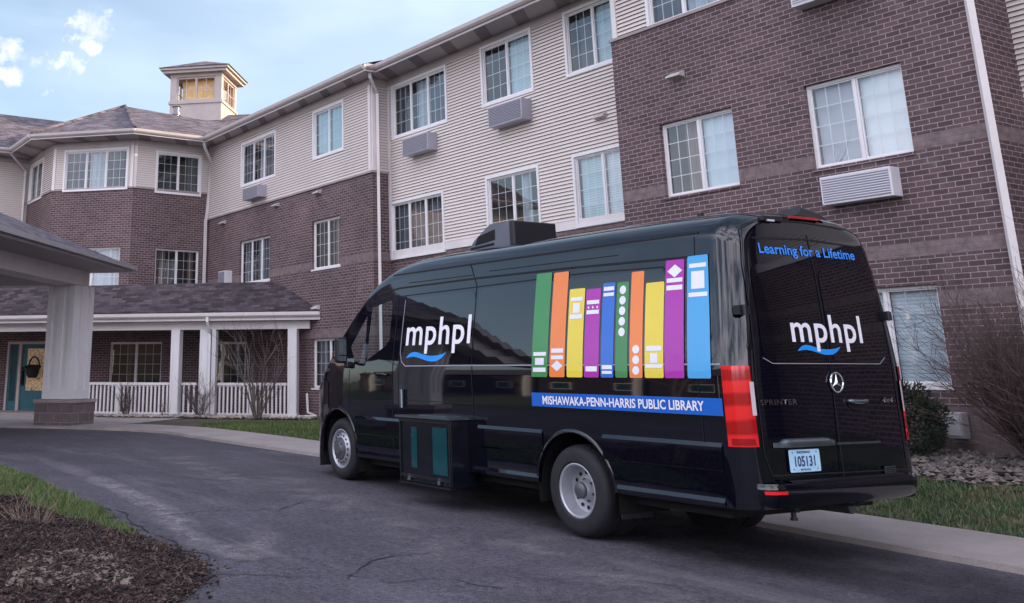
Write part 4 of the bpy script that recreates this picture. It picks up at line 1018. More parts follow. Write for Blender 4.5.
# wheels
def wheel(name, cx_, cz_, yo, s_, R, W_, deep):
    "yo: outer face y, s_: +1 outward on near side"
    T = lambda prof: [(r, h*s_) for r, h in prof]
    m = MB(); c = (cx_, yo, cz_)
    m.lathe(T([(.225, -.02), (.25, .004), (R*.82, .008), (R*.93, -.006), (R*.985, -.035), (R, -.07), (R, -W_+.05), (R*.96, -W_+.01), (.25, -W_), (.22, -W_+.03)]), c, 'y', 56)
    for k in range(44):     # tread blocks
        a = k*math.tau/44
        def TT(x, y, z, a=a): return (cx_+x*math.cos(a)-z*math.sin(a), yo+y, cz_+x*math.sin(a)+z*math.cos(a))
        for y0, y1 in ((-.075, -.12), (-.135, -W_+.045)): m.box(R-.004, R+.006, min(y0*s_, y1*s_), max(y0*s_, y1*s_), -.017, .017, TT)
    tag_ = m.build('wheel', 'rubber', VAN, smooth=40)
    m = MB()
    if deep:
        m.lathe(T([(.232, -.02), (.236, -.004), (.226, -.002), (.214, -.012), (.208, -.05), (.20, -.10), (.195, -.13), (.165, -.135), (.10, -.128), (.08, -.10), (.07, -.06), (.055, -.045), (0, -.045)]), c, 'y', 48)
    else:
        m.lathe(T([(.232, -.02), (.236, -.004), (.226, -.002), (.212, -.012), (.20, -.045), (.185, -.02), (.15, .004), (.122, .012)]), c, 'y', 48)
    m.build('rim', 'steel_rim', tag_, smooth=35)
    m = MB()
    for k in range(16 if not deep else 12):   # ventilation holes
        a = k*math.tau/(16 if not deep else 12); r_ = .165 if not deep else .15; h_ = (-.003 if not deep else -.128)*s_
        q = [(cx_+r_*math.cos(a)+.0175*math.cos(t_)*1.0, yo+h_+(.0025*s_), cz_+r_*math.sin(a)+.0175*math.sin(t_)) for t_ in [i*math.tau/12 for i in range(12)]]
        m.face(q)
    m.build('vent_hole', 'seam_black', tag_)
    m = MB()
    if not deep: m.lathe(T([(.136, .010), (.130, .026), (.08, .034), (.066, .05), (.0, .052)]), c, 'y', 36)
    else: m.lathe(T([(.072, -.06), (.07, -.035), (.05, -.02), (0, -.02)]), c, 'y', 30)
    for k in range(6):
        a = k*math.tau/6+.3; r_ = .093
        h_ = (.026 if not deep else -.12); m.lathe([(0, h_*s_+.018*s_), (.012, h_*s_+.016*s_), (.014, h_*s_)], (cx_+r_*math.cos(a), yo, cz_+r_*math.sin(a)), 'y', 6)
    m.build('hub', 'hub_dark', tag_, smooth=40)
wheel('front', FW[0], FW[1], -.055, 1, .368, .235, False); wheel('front', FW[0], FW[1]-.05, -2*HWD+.055, -1, .368, .235, False)
wheel('rear', RW_[0], RW_[1], -.02, 1, .388, .22, True); wheel('rear', RW_[0], RW_[1]-.07, -2*HWD+.02, -1, .388, .22, True)
wheel('rear', RW_[0], RW_[1], -.27, 1, .385, .22, True); wheel('rear', RW_[0], RW_[1]-.07, -2*HWD+.27, -1, .385, .22, True)

# book spines on the side
BOOKS = [('d_green', 2.31, 2.08, 2.545), ('d_orange', 2.05, 1.84, 2.535), ('d_yellow', 1.81, 1.60, 2.36), ('d_purple', 1.58, 1.39, 2.345), ('d_blue', 1.365, 1.21, 2.385), ('d_green2', 1.185, 1.04, 2.38),
         ('d_orange', 1.015, .865, 2.46), ('d_yellow', .84, .63, 2.35), ('d_purple', .62, .41, 2.525), ('d_sky', .375, .14, 2.54)]
ZB0 = 1.553
DET = {0: ('r', [(.10, .90, 1.75, 1.785), (.22, .78, 1.665, 1.73), (.1, .9, 1.60, 1.64)]), 1: ('rd', [(.1, .9, 1.775, 1.815), (.1, .9, 1.715, 1.75), ('d', .5, 1.655, .38, .05)]),
       2: ('r', [(.12, .88, 2.245, 2.28), (.28, .72, 2.135, 2.225), (.1, .9, 2.08, 2.12)]), 3: ('r', [(.08, .92, 2.205, 2.24), ('e', .2, 2.175, .05, .012), ('e', .5, 2.175, .05, .012), ('e', .8, 2.175, .05, .012), (.08, .92, 2.115, 2.15), (.12, .88, 1.605, 1.65)]),
       4: ('r', [(.08, .92, 2.315, 2.35), (.08, .92, 2.265, 2.295), (.1, .9, 1.625, 1.66), (.1, .9, 1.585, 1.61)]), 5: ('e', [('e', .5, 2.31-.092*i, .27, .038) for i in range(5)]),
       6: ('e', [('e', .5, 1.79-.088*i, .27, .036) for i in range(3)]), 7: ('r', [(.1, .92, 1.775, 1.815), (.3, .7, 1.675, 1.755), (.05, .95, 1.635, 1.665)]),
       8: ('r', [('d', .5, 2.43, .40, .055), (.08, .92, 2.335, 2.37), (.08, .92, 2.27, 2.31)]), 9: ('r', [(.1, .92, 2.44, 2.475), (.2, .82, 2.265, 2.41), (.08, .94, 2.20, 2.235)])}
for i, (c, x0, x1, z1) in enumerate(BOOKS):
    bk = patch([rrect(x1, x0, ZB0, z1, .014, 3)], S, .0065, 'book_spine', c)
    P = []
    for d in DET[i][1]:
        if d[0] == 'd': cx_ = x0+(x1-x0)*d[1]; a = (x0-x1)*d[3]; P.append([(cx_-a, d[2]), (cx_, d[2]-d[4]), (cx_+a, d[2]), (cx_, d[2]+d[4])])
        elif d[0] == 'e': P.append(ell(x0+(x1-x0)*d[1], d[2], (x0-x1)*d[3], d[4]))
        else: P.append(quad(x0+(x1-x0)*d[1], x0+(x1-x0)*d[0], d[2], d[3]))
    patch(P, S, .0085, 'spine_mark', 'd_white', bk)
strip = patch([[(2.325, 1.283), (2.325, 1.408), (.055, 1.404), (.055, 1.272)]], S, .006, 'name_strip', 'd_strip')
def text_bm(s, fx, fz, x0, z0, width=None, height=None, bold=0.0, shear=0, space=1.0):
    "text as a mesh; fx +1/-1 direction of reading along the first axis"
    cu = bpy.data.curves.new('lettering', 'FONT'); cu.body = s; cu.size = 1; cu.offset = bold; cu.shear = shear; cu.space_character = space; cu.resolution_u = 4
    ob = bpy.data.objects.new('lettering_source', cu); COL.objects.link(ob)
    dg = bpy.context.evaluated_depsgraph_get(); me = bpy.data.meshes.new_from_object(ob.evaluated_get(dg))
    bpy.data.objects.remove(ob); b = bmesh.new(); b.from_mesh(me); bpy.data.meshes.remove(me); bpy.data.curves.remove(cu)
    xs_ = [v.co.x for v in b.verts]; a, c = min(xs_), max(xs_); zs_ = [v.co.y for v in b.verts]; lo, hi = min(zs_), max(zs_)
    kx = width/(c-a); kz = height/(hi-lo)
    for v in b.verts: v.co = (x0+fx*(v.co.x-a)*kx, 0, z0+(v.co.y-lo)*kz)
    return b
wrap(text_bm('MISHAWAKA-PENN-HARRIS PUBLIC LIBRARY', -1, 1, 2.165, 1.303, 1.93, .078, .022), S, .0085, 'lettering', 'lettering', strip)
lg_ = wrap(text_bm('mphpl', -1, 1, 4.575, 1.795, 1.245, .40, .014, space=1.08), S, .0075, 'lettering', 'lettering')
def wave(x0, z0, L, H, d):
    up = [(0, 0), (.06, .28), (.12, .45), (.2, .52), (.3, .47), (.42, .32), (.55, .20), (.68, .16), (.8, .2), (.9, .28), (1, .42)]
    dn_ = [(1, .42), (.94, .12), (.88, -.08), (.78, -.26), (.66, -.30), (.55, -.24), (.42, -.08), (.3, .06), (.2, .12), (.1, .08), (0, 0)]
    return [(x0+d*u_*L, z0+v_*H) for u_, v_ in up+dn_[1:-1]]
patch([wave(4.55, 1.748, .80, .135, -1)], S, .0075, 'wave_emblem', 'd_wave')

# cab: seats, dash, wheel, bulkhead
m = MB(); m.box(4.58, 4.60, -1.9, -.25, .8, 2.6); m.build('bulkhead', 'van_plastic', VAN)
for y in (-.55, -1.6):
    m = MB(); m.box(4.82, 5.34, y-.25, y+.25, 1.05, 1.24); m.box(4.78, 4.95, y-.24, y+.24, 1.24, 1.86); m.box(4.80, 4.92, y-.14, y+.14, 1.88, 2.06); m.build('seat', 'seat_cloth', VAN, bevel=.04)
m = MB(); m.box(5.95, 6.60, -2.0, -.15, 1.10, 1.55); m.build('dashboard', 'van_plastic', VAN, bevel=.05)
m = MB(); ctr = Vector((5.72, -.55, 1.56)); ax_ = Vector((.75, 0, .66)); m.tube([ctr+Vector((-.66*.19*math.sin(a), .19*math.cos(a), .75*.19*math.sin(a))) for a in [i*math.tau/24 for i in range(25)]], .016, 6); m.tube([ctr, ctr+Vector((.22, 0, -.2))], .03, 6); m.box(5.70, 5.74, -.73, -.37, 1.545, 1.575); m.build('steering_wheel', 'van_plastic', VAN)
m = MB(); m.box(4.5, 6.6, -1.95, -.2, .85, .9); m.build('cab_floor', 'van_plastic', VAN)

# mirrors
for y0, sg in ((.04, 1), (-2*HWD-.04, -1)):
    m = MB(); m.box(5.80, 5.88, min(y0, y0+.16*sg), max(y0, y0+.16*sg), 1.70, 2.02); mm = m.build('mirror', 'van_plastic', VAN, bevel=.035)
    m = MB(); m.box(5.792, 5.799, min(y0+.03*sg, y0+.135*sg), max(y0+.03*sg, y0+.135*sg), 1.80, 1.99); m.box(5.792, 5.799, min(y0+.03*sg, y0+.135*sg), max(y0+.03*sg, y0+.135*sg), 1.725, 1.785); m.build('mirror_glass', 'chrome_dull', mm)
    m = MB(); m.box(5.82, 5.90, min(y0+.01*sg, y0-.17*sg), max(y0+.01*sg, y0-.17*sg), 1.64, 1.72); m.build('mirror_arm', 'van_plastic', mm, bevel=.02)
    m = MB(); m.box(5.881, 5.888, min(y0+.11*sg, y0+.15*sg), max(y0+.11*sg, y0+.15*sg), 1.78, 1.82); m.build('indicator', 'amber', mm)
# door handle, sliding door handle, fuel flap, head lamp
def handle(x, z, far=False):
    m = MB(); pts = [side_pt(x+.13-.26*i/8, z+.012*math.sin(i/8*math.pi), .012+.028*math.sin(i/8*math.pi), far) for i in range(9)]; m.tube(pts, [.012]+[.018]*7+[.012], 8); h_ = m.build('door_handle', 'van_paint', VAN, smooth=60)
    patch([ell(x, z-.01, .10, .045)], Sf if far else S, .003, 'handle_cup', 'seam_black', h_)
handle(5.06, 1.56); handle(5.06, 1.56, True)
m = MB(); m.tube([side_pt(4.60, 1.20, .03), side_pt(4.60, 1.40, .03)], .022, 8); m.build('slide_handle', 'chrome_dull', VAN)
for far in (False, True):
    m = MB(); rows = []
    for i in range(7): x = 6.46+.09*i; rows.append([side_pt(x, 1.12+(.02+.05*i)+k*(.32-.03*i)/5-.05*(i > 4), .006, far) for k in range(6)])
    m.grid(rows); m.build('headlamp', 'van_glass', VAN, smooth=60)
m = MB(); m.grid([[(7.262+.004*math.sin(k), -HWD-.55+1.1*k/10, z) for k in range(11)] for z in (.78, .95, 1.1)]); m.build('front_grille', 'seam_black', VAN)

# slide out entry step box on the near side
bx0, bx1, oy = 3.38, 4.33, .225
m = MB(); m.box(bx0, bx1, -.12, oy, .45, 1.11); st = m.build('entry_step_box', 'step_paint', VAN, bevel=.008)
m = MB(); m.box(bx0-.02, bx1+.06, -.05, oy+.035, 1.112, 1.135); m.box(bx0+.1, bx1-.32, -.02, oy-.03, 1.136, 1.15); m.build('step_top_plate', 'chrome_dull', st)
m = MB()
for x0, x1 in ((bx1-.02, bx1), (bx0, bx0+.02)): m.box(x0, x1, oy+.001, oy+.016, .46, 1.10)
m.box(bx0+.021, bx1-.021, oy+.001, oy+.016, 1.07, 1.10); m.box(bx0+.021, bx1-.021, oy+.001, oy+.016, .50, .53); m.box(bx0-.005, bx1+.005, oy-.05, oy+.022, .43, .449); m.build('step_frame', 'van_plastic', st)
m = MB(); m.box(4.00, 4.11, oy+.001, oy+.007, .60, 1.02); m.build('step_panel', 'teal_glass', st); m = MB(); m.box(3.44, 3.70, oy+.001, oy+.007, .56, 1.03); m.build('step_panel', 'teal_glass', st)
for x in (4.13, 3.57):
    m = MB(); m.box(x-.02, x+.02, oy+.017, oy+.035, .47, .50); m.box(x-.007, x+.007, oy+.017, oy+.028, .499, .535); m.build('step_latch', 'chrome', st)
m = MB(); m.box(4.04, 4.085, oy+.008, oy+.011, .97, .985); m.box(4.04, 4.085, oy+.008, oy+.011, .93, .94); m.box(4.02, 4.09, oy+.008, oy+.011, .655, .662); m.box(4.02, 4.09, oy+.008, oy+.011, .635, .642); m.build('panel_print', 'chrome_dull', st)

# roof unit
m = MB(); P = [(3.30, 2.97), (3.30, 3.235), (3.72, 3.255), (4.02, 3.10), (4.20, 2.95)]
ya, yb = -.66, -1.26
m.face([(x, ya, z) for x, z in P]); m.face([(x, yb, z) for x, z in P[::-1]])
for (a, b), (c, d) in zip(P, P[1:]): m.face([(a, ya, b), (a, yb, b), (c, yb, d), (c, ya, d)])
ru = m.build('roof_unit', 'unit_grey', VAN, weld=True, bevel=.03, smooth=40)
m = MB(); m.box(3.27, 3.35, yb-.012, ya+.012, 2.96, 3.245); m.build('unit_cover', 'van_plastic', ru, bevel=.02)
m = MB(); m.face([(3.62, ya+.004, 3.06), (4.0, ya+.004, 3.03), (3.93, ya+.004, 3.13), (3.62, ya+.004, 3.18)]); m.face([(3.64, ya+.004, 3.0), (4.1, ya+.004, 2.985), (4.08, ya+.004, 3.01), (3.64, ya+.004, 3.03)]); m.build('unit_grille', 'seam_black', ru)
m = MB(); m.box(1.0, 1.05, -1.1, -1.05, 2.9, 3.06); m.build('roof_antenna', 'van_plastic', VAN, bevel=.012)

# ---- rear
Rp = rear_pt
MID = -1.175
patch([rrect(-1.14, -.40, 1.68, 2.45, .10), rrect(-1.97, -1.21, 1.68, 2.44, .10)], Rp, .004, 'rear_window', 'van_glass', steps=(.12, .12), smooth=60)
sm_ = []
for p, w in (([(MID, 2.72), (MID, .80)], .011), ([(-.30, 1.0), (-.30, 1.5), (-.34, 2.45), (-.40, 2.76), (-.59, 2.82), (-1.15, 2.835), (-1.74, 2.81), (-1.89, 2.76), (-1.98, 2.45), (-2.03, 1.6), (-2.04, .85)], .011), ([(-.50, 2.665), (-1.15, 2.685), (-1.85, 2.66)], .014),
             ([(-.36, .84), (-2.04, .82)], .012), ([(-.30, 1.0), (-.36, .84)], .011)): sm_ += line(p, w)
patch(sm_, Rp, .0035, 'door_seam', 'seam_black', steps=(.12, .12))
patch(line([(-.40, 1.71), (-.50, 1.668), (-1.85, 1.668), (-1.93, 1.72)], .006), Rp, .005, 'window_edge', 'seam_grey', steps=(.12, .12))
wrap(text_bm('Learning for a Lifetime', -1, 1, -.545, 2.515, 1.225, .112, .016), Rp, .0055, 'lettering', 'blue_lettering', steps=(.12, .12))
wrap(text_bm('mphpl', -1, 1, -.755, 1.765, .90, .295, .014, space=1.08), Rp, .0065, 'lettering', 'lettering', steps=(.12, .12))
patch([wave(-.80, 1.765, .54, .095, -1)], Rp, .0065, 'wave_emblem', 'd_wave', steps=(.12, .12))
wrap(text_bm('SPRINTER', -1, 1, -.31, 1.355, .41, .042, .02, space=1.1), Rp, .009, 'model_lettering', 'chrome', steps=(.12, .12)); wrap(text_bm('4x4', -1, 1, -1.80, 1.355, .16, .042, .02, .2), Rp, .009, 'model_lettering', 'chrome', steps=(.12, .12))
# three pointed star in its ring
sc = (-1.215, 1.52); m = MB(); rr_ = .076
m.tube([rear_pt(sc[0]+rr_*math.cos(a), sc[1]+rr_*math.sin(a), .016) for a in [i*math.tau/36 for i in range(37)]], .008, 8)
for k in range(3):
    a = math.pi/2+k*math.tau/3; c0 = rear_pt(*sc, .024); tip = rear_pt(sc[0]+rr_*.97*math.cos(a), sc[1]+rr_*.97*math.sin(a), .016)
    for s_ in (-1, 1):
        b_ = a+s_*math.pi/3; side = rear_pt(sc[0]+.017*math.cos(b_), sc[1]+.017*math.sin(b_), .012); m.face([c0, side, tip])
m.build('star_emblem', 'chrome', VAN)
patch([ell(sc[0], sc[1], .07, .07, 28)], Rp, .006, 'emblem_dish', 'seam_black', steps=(.2, .2))
# handle, chrome bar, plate, badge
m = MB(); m.tube([rear_pt(-1.33-.26*i/8, 1.375-.01*math.sin(i/8*math.pi), .014+.022*math.sin(i/8*math.pi)) for i in range(9)], [.012]+[.020]*7+[.012], 8); hd = m.build('rear_handle', 'chrome_dull', VAN, smooth=60)
patch([ell(-1.46, 1.345, .12, .042)], Rp, .004, 'handle_cup', 'seam_black', hd, steps=(.2, .2))
m = MB(); rows = []
for i in range(13): y = -.40-.72*i/12; k = min(1, i/2.0)*min(1, (12-i)/1.2); rows.append([rear_pt(y, z, o) for z, o in ((1.035, .006), (1.04, .03*k+.006), (1.075, .036*k+.006), (1.045+.052*max(k, .3), .02*k+.006), (1.045+.058*max(k, .3), .004))])
m.grid(rows); m.build('plate_light_bar', 'chrome_dull', VAN, smooth=50)
patch(line([(-1.14, 1.05), (-1.70, 1.045)], .018), Rp, .006, 'door_crease', 'chrome_dull', steps=(.2, .2))
pl_ = patch([rrect(-.895, -.545, .855, 1.02, .012, 3)], Rp, .016, 'licence_plate', 'plate_blue', steps=(.4, .4))
wrap(text_bm('105131', -1, 1, -.605, .895, .23, .078, .02), Rp, .0185, 'plate_number', 'plate_ink', pl_, steps=(.4, .4)); wrap(text_bm('INDIANA', -1, 1, -.635, .992, .155, .018, .02), Rp, .0185, 'plate_lettering', 'plate_ink', pl_, steps=(.4, .4)); wrap(text_bm('MUNICIPAL', -1, 1, -.66, .866, .12, .014, .02), Rp, .0185, 'plate_lettering', 'plate_ink', pl_, steps=(.4, .4))
patch([ell(y, z, .006, .006, 8) for y in (-.585, -.855) for z in (.878, .999)], Rp, .0185, 'plate_bolt', 'plate_ink', pl_, steps=(.4, .4))
bd = patch([rrect(-1.86, -1.70, .795, .855, .01, 3)], Rp, .010, 'dealer_badge', 'chrome_dull', steps=(.2, .2)); patch([quad(-1.845, -1.72, .835, .845), quad(-1.845, -1.72, .82, .828), quad(-1.845, -1.74, .805, .813)], Rp, .0125, 'badge_line', 'seam_black', bd, steps=(.2, .2))
# hinges
for y, z in ((-.22, 2.075), (-2.03, 2.07)):
    m = MB(); m.box(-.045, .02, y-.05, y+.05, z-.035, z+.035, lambda x, yy, zz: Vector((rear_x(yy+.1, zz)+x, yy+.1, zz))); m.tube([rear_pt(y, z-.04, .04), rear_pt(y, z+.04, .04)], .018, 8); m.build('door_hinge', 'van_plastic', VAN)
# tail lamps wrapped round the corners
def corner_path(far):
    P = []
    for t in (8, 18, 28, 38, 48, 56, 63, 69, 74, 79, 84): t = math.radians(t); P.append((.06-.16*math.sin(t), -.20*(1-math.cos(t))))
    return [(x, y if not far else -2*HWD-y) for x, y in P]
def lamp(z0, z1, i0, i1, o, name, mat, par, far, skew=0):
    cp = corner_path(far); rows = []
    for k in range(9):
        z = z0+(z1-z0)*k/8; r_ = []
        for i in range(i0, i1+1):
            x, y = cp[i]; q = Vector(dfm(x, y, z)); nrm = Vector(((x-.06)/.0256, ((y+.20) if not far else (y+2*HWD-.20))/.04, 0))
            if i > 6: q.y += (skew*(1-(k/8))*.5)*(1 if not far else -1)
            r_.append(q+nrm.normalized()*o)
        rows.append(r_)
    m = MB(); m.grid(rows); return m.build(name, mat, par, smooth=60)
for far in (False, True):
    tl = lamp(1.05, 1.65, 0, 8, .010, 'tail_lamp', 'tail_red', VAN, far, -.03)
    lamp(1.28, 1.53, 7, 9, .0135, 'reversing_lens', 'tail_clear', tl, far)
    lamp(1.06, 1.11, 1, 7, .013, 'lamp_trim', 'tail_dark', tl, far, -.03); lamp(1.145, 1.158, 1, 6, .013, 'lamp_trim', 'tail_dark', tl, far, -.02)
# bumper, reflectors, step, hitch
m = MB(); n = 30; rows = []
def bump_path(i):
    a = i/n
    y = -.02-(2*HWD-.04)*a; d = abs(a-.5)*2
    x = -.17-.04*(1-d*d)
    if d > .80: x += .27*((d-.80)/.20)**2
    return x, y
for dz, o in ((.80, .10), (.785, .0), (.755, -.012), (.70, -.006), (.64, .02), (.60, .08)):
    rows.append([(bump_path(i)[0]+o, bump_path(i)[1], dz) for i in range(n+1)])
m.grid(rows); bp = m.build('rear_bumper', 'van_paint', VAN, smooth=45)
m = MB(); m.grid([[(bump_path(i)[0]+o, bump_path(i)[1], z) for i in range(5, n-4)] for z, o in ((.792, .10), (.803, .03), (.797, -.004), (.786, -.006))]); m.build('bumper_step', 'van_plastic', bp)
for ys in ((-.13, -.30),):
    m = MB(); i0 = [-.02-(2*HWD-.04)*(i/n) for i in range(n+1)]
    def bx(y): a = (-.02-y)/(2*HWD-.04); return bump_path(a*n)[0]
    m.grid([[(bx(ys[0]+(ys[1]-ys[0])*k/6)-.022, ys[0]+(ys[1]-ys[0])*k/6, z) for k in range(7)] for z in (.712, .736)]); m.build('reflector', 'tail_red', bp)
m = MB(); m.box(-.10, .2, -.55, -.50, .56, .60); m.tube([(-.06, -.525, .56), (-.06, -.525, .51)], .02, 10); m.tube([(-.06, -.525, .52), (-.06, -.525, .50)], .028, 10); m.tube([(.2, -1.0, .6), (-.05, -1.25, .57), (-.06, -1.5, .6), (.2, -1.8, .62)], .012, 6); m.build('tow_hitch', 'van_plastic', VAN)
# high brake light with camera hood, marker lamps
m = MB(); m.box(-.012, .06, -1.28, -.92, 2.862, 2.885, lambda x, y, z: Vector((rear_x(y, z)+x, y, z))); m.build('high_brake_light', 'tail_dark', VAN)
m = MB(); q = [(-.05, -1.0, 2.89), (-.05, -1.42, 2.88), (-.02, -1.36, 2.935), (0, -1.15, 2.98), (.18, -1.0, 2.93), (.18, -1.42, 2.93), (.16, -1.36, 2.95), (.18, -1.15, 2.985)]
for f in ((0, 1, 2, 3), (4, 7, 6, 5), (0, 3, 7, 4), (3, 2, 6, 7), (2, 1, 5, 6), (0, 4, 5, 1)): m.face([q[i] for i in f])
m.build('camera_hood', 'van_plastic', VAN, weld=True, bevel=.012)
m = MB(); m.box(-.02, .05, -.80, -.56, 2.822, 2.86, lambda x, y, z: Vector((rear_x(y, z)+x, y, z))); m.build('light_pod', 'van_plastic', VAN); m = MB(); m.box(-.026, 0, -.68, -.60, 2.815, 2.83, lambda x, y, z: Vector((rear_x(y, z)+x, y, z))); m.build('work_lamp', 'lamp_lens', VAN)

# ------------------------------------------------------------------ planting beds, lawn, stones, shrubs
def ptin(poly, x, y):
    c = False; n_ = len(poly)
    for i in range(n_):
        (a, b), (d, e) = poly[i], poly[i-1]
        if (b > y) != (e > y) and x < (d-a)*(y-b)/(e-b)+a: c = not c
    return c
ISL = [(-17.5, 4.05), (-15.24, 3.84), (-13.5, 3.81), (-11.96, 3.70), (-10.76, 3.70), (-9.88, 3.63), (-9.0, 3.50), (-8.3, 3.56), (-7.9, 3.55), (-7.5, 3.46), (-7.1, 3.22), (-6.75, 2.9), (-6.6, 2.4), (-6.7, 1.7), (-7.3, .9), (-9, .2), (-13, -.3), (-18, .2), (-21, 1.4), (-21.5, 2.8), (-20, 3.7)]
GB = [(-11.4, 2.72), (-10.9, 2.92), (-10.1, 2.98), (-9.6, 3.2), (-9.02, 3.47)]       # mulch / turf border
def is_mulch(x, y):
    if x > -9.02: return True
    if x < -12.2: return y < 2.3
    b = interp([(-9.02, 3.47), (-9.6, 3.2), (-10.1, 2.98), (-10.9, 2.92), (-11.4, 2.72), (-12.2, 2.3)], x); return y < b
def edge_d(poly, x, y):
    best = 9
    for i in range(len(poly)):
        (a, b), (c, d) = poly[i], poly[i-1]; t_ = max(0, min(1, ((x-a)*(c-a)+(y-b)*(d-b))/((c-a)**2+(d-b)**2))); best = min(best, math.hypot(x-a-t_*(c-a), y-b-t_*(d-b)))
    return best
def isl_z(x, y):
    d = edge_d(ISL, x, y); n_ = noise.noise(Vector((x*2.1, y*2.1, 0)))*.05+noise.noise(Vector((x*6, y*6, 3)))*.035+noise.noise(Vector((x*15, y*15, 8)))*.015
    m_ = 1.0 if is_mulch(x, y) else .35
    return road_z(x)+.012+sm(0, .9, d)*.10+n_*sm(0, .25, d)*m_
def bed(name, poly, pred, zf, mat, step, kind='stuff', **kw):
    x0, x1 = min(p[0] for p in poly), max(p[0] for p in poly); y0, y1 = min(p[1] for p in poly), max(p[1] for p in poly); m = MB(); idx = {}
    nx, ny = int((x1-x0)/step)+1, int((y1-y0)/step)+1
    ok = {}
    def vid(i, j):
        if (i, j) not in idx:
            x, y = x0+i*step, y0+j*step; x += noise.noise(Vector((x*9, y*9, 1)))*step*.7; y += noise.noise(Vector((x*9, y*9, 5)))*step*.7
            idx[i, j] = len(m.v); m.v.append((x, y, zf(x, y)))
        return idx[i, j]
    for i in range(nx):
        for j in range(ny):
            x, y = x0+(i+.5)*step, y0+(j+.5)*step
            if ptin(poly, x, y) and pred(x, y):
                q = (vid(i, j), vid(i+1, j), vid(i+1, j+1), vid(i, j+1)); m.f.append(q); m.uv.append([(m.v[k][0], m.v[k][1]) for k in q])
    return tag(m.build(name, mat, smooth=80), kind=kind, **kw)
bed('planting_bed', ISL, is_mulch, isl_z, 'mulch', .06, 'structure')
bed('island_soil', ISL, lambda x, y: not is_mulch(x, y), isl_z, 'turf', .10, 'structure')
rnd = random.Random(11)
def blades(pts, hmin, hmax, wd, zf, seed, lean=.5):
    r = random.Random(seed); m = MB()
    for x, y in pts:
        z = zf(x, y)-.01; h_ = r.uniform(hmin, hmax); a = r.uniform(0, math.tau); w = wd*r.uniform(.6, 1.3); L = h_*r.uniform(.1, lean); b = r.uniform(0, math.tau)
        dx, dy = math.cos(a)*w, math.sin(a)*w; lx, ly = math.cos(b)*L, math.sin(b)*L; i = len(m.v)
        m.v += [(x-dx, y-dy, z), (x+dx, y+dy, z), (x+lx*.4+dx*.7, y+ly*.4+dy*.7, z+h_*.6), (x+lx*.4-dx*.7, y+ly*.4-dy*.7, z+h_*.6), (x+lx, y+ly, z+h_*(1-.25*L/h_))]
        m.f += [(i, i+1, i+2, i+3), (i+3, i+2, i+4)]; m.uv += [[(0, 0)]*4, [(0, 0)]*3]
    return m
pts = []
while len(pts) < 34000:
    x, y = rnd.uniform(-20, -8.9), rnd.uniform(2.3, 4.1)
    if not ptin(ISL, x, y) or is_mulch(x, y-.03*rnd.random()): continue
    if rnd.random() > .35+.65*sm(-.3, .2, noise.noise(Vector((x*1.7, y*2.6, 0)))+.1): continue
    pts.append((x, y))
tag(blades(pts, .03, .085, .0042, isl_z, 1).build('island_grass', 'grass_blades'), 'bright spring grass growing on the drive island beside the mulch', 'grass', kind='stuff')
def hum(x, y): return ground_z(x, y)+noise.noise(Vector((x*1.5, y*1.5, 2)))*.02
ROCKB = [(6, 12.15), (-4.4, 12.15), (-6.3, 12.05), (-8, 11.9), (-10, 12.0), (-13, 12.3), (-18, 12.7), (-19.2, 13.6)]
pts = []
while len(pts) < 52000:
    x, y = rnd.uniform(-17, -2.0), rnd.uniform(10.15, 12.6)
    if y > interp(ROCKB, x)+.1*noise.noise(Vector((x*3, 0, 0))) or y < interp(WALK_B, x)+.02: continue
    if x < -11 and rnd.random() > .35: continue
    g = noise.noise(Vector((x*1.3, y*2.2, 7)))*.5+noise.noise(Vector((x*4, y*5, 9)))*.3
    if rnd.random() > .25+.75*sm(-.35, .15, g+.12*(y-10.6)): continue
    pts.append((x, y))
m = blades(pts, .03, .075, .005, hum, 2, .9); tag(m.build('lawn_grass', 'lawn_blades'), 'thin patchy lawn between the concrete walk and the stone bed', 'grass', kind='stuff')
pts = []
PG = [(-17.9, 10.05), (-20.5, 10.25), (-22.3, 10.2), (-23.6, 10.6), (-24.0, 11.6), (-23.2, 12.6), (-21, 12.9), (-17, 12.4)]
while len(pts) < 15000:
    x, y = rnd.uniform(-24.5, -16.5), rnd.uniform(9.9, 13)
    if ptin(PG, x, y): pts.append((x, y))
tag(blades(pts, .05, .10, .008, lambda x, y: max(ground_z(x, y), .338 if x < -22.6 else 0), 3, .7).build('porch_lawn_grass', 'grass_blades'), 'strip of green lawn beside the walk in front of the porch', 'grass', kind='stuff')
# stone beds
def stones(n_, sampler, zf, smin, smax, seed):
    r = random.Random(seed); m = MB()
    base = [(0, 0, .7), (.9, 0, .15), (.28, .85, .1), (-.73, .53, .12), (-.73, -.53, .1), (.28, -.85, .15), (0, 0, -.5)]
    tri = [(0, 1, 2), (0, 2, 3), (0, 3, 4), (0, 4, 5), (0, 5, 1), (6, 2, 1), (6, 3, 2), (6, 4, 3), (6, 5, 4), (6, 1, 5)]
    for _ in range(n_):
        x, y = sampler(r); s_ = r.uniform(smin, smax); a = r.uniform(0, 6.28); e = r.uniform(.6, 1.5); z = zf(x, y)+s_*.15+r.uniform(0, .045); i = len(m.v)
        for p in base:
            px, py, pz = p[0]*s_*e*r.uniform(.75, 1.25), p[1]*s_/e*r.uniform(.75, 1.25), p[2]*s_*r.uniform(.7, 1.3)
            m.v.append((x+px*math.cos(a)-py*math.sin(a), y+px*math.sin(a)+py*math.cos(a), z+pz))
        for q in tri: m.f.append(tuple(i+k for k in q)); m.uv.append([(0, 0)]*3)
    return m
def samp(r):
    while True:
        x = r.uniform(-14, -3.4); y = r.uniform(11.8, 14.05); b = interp(ROCKB, x)
        if b+.05*math.sin(x*5) < y: return x, y
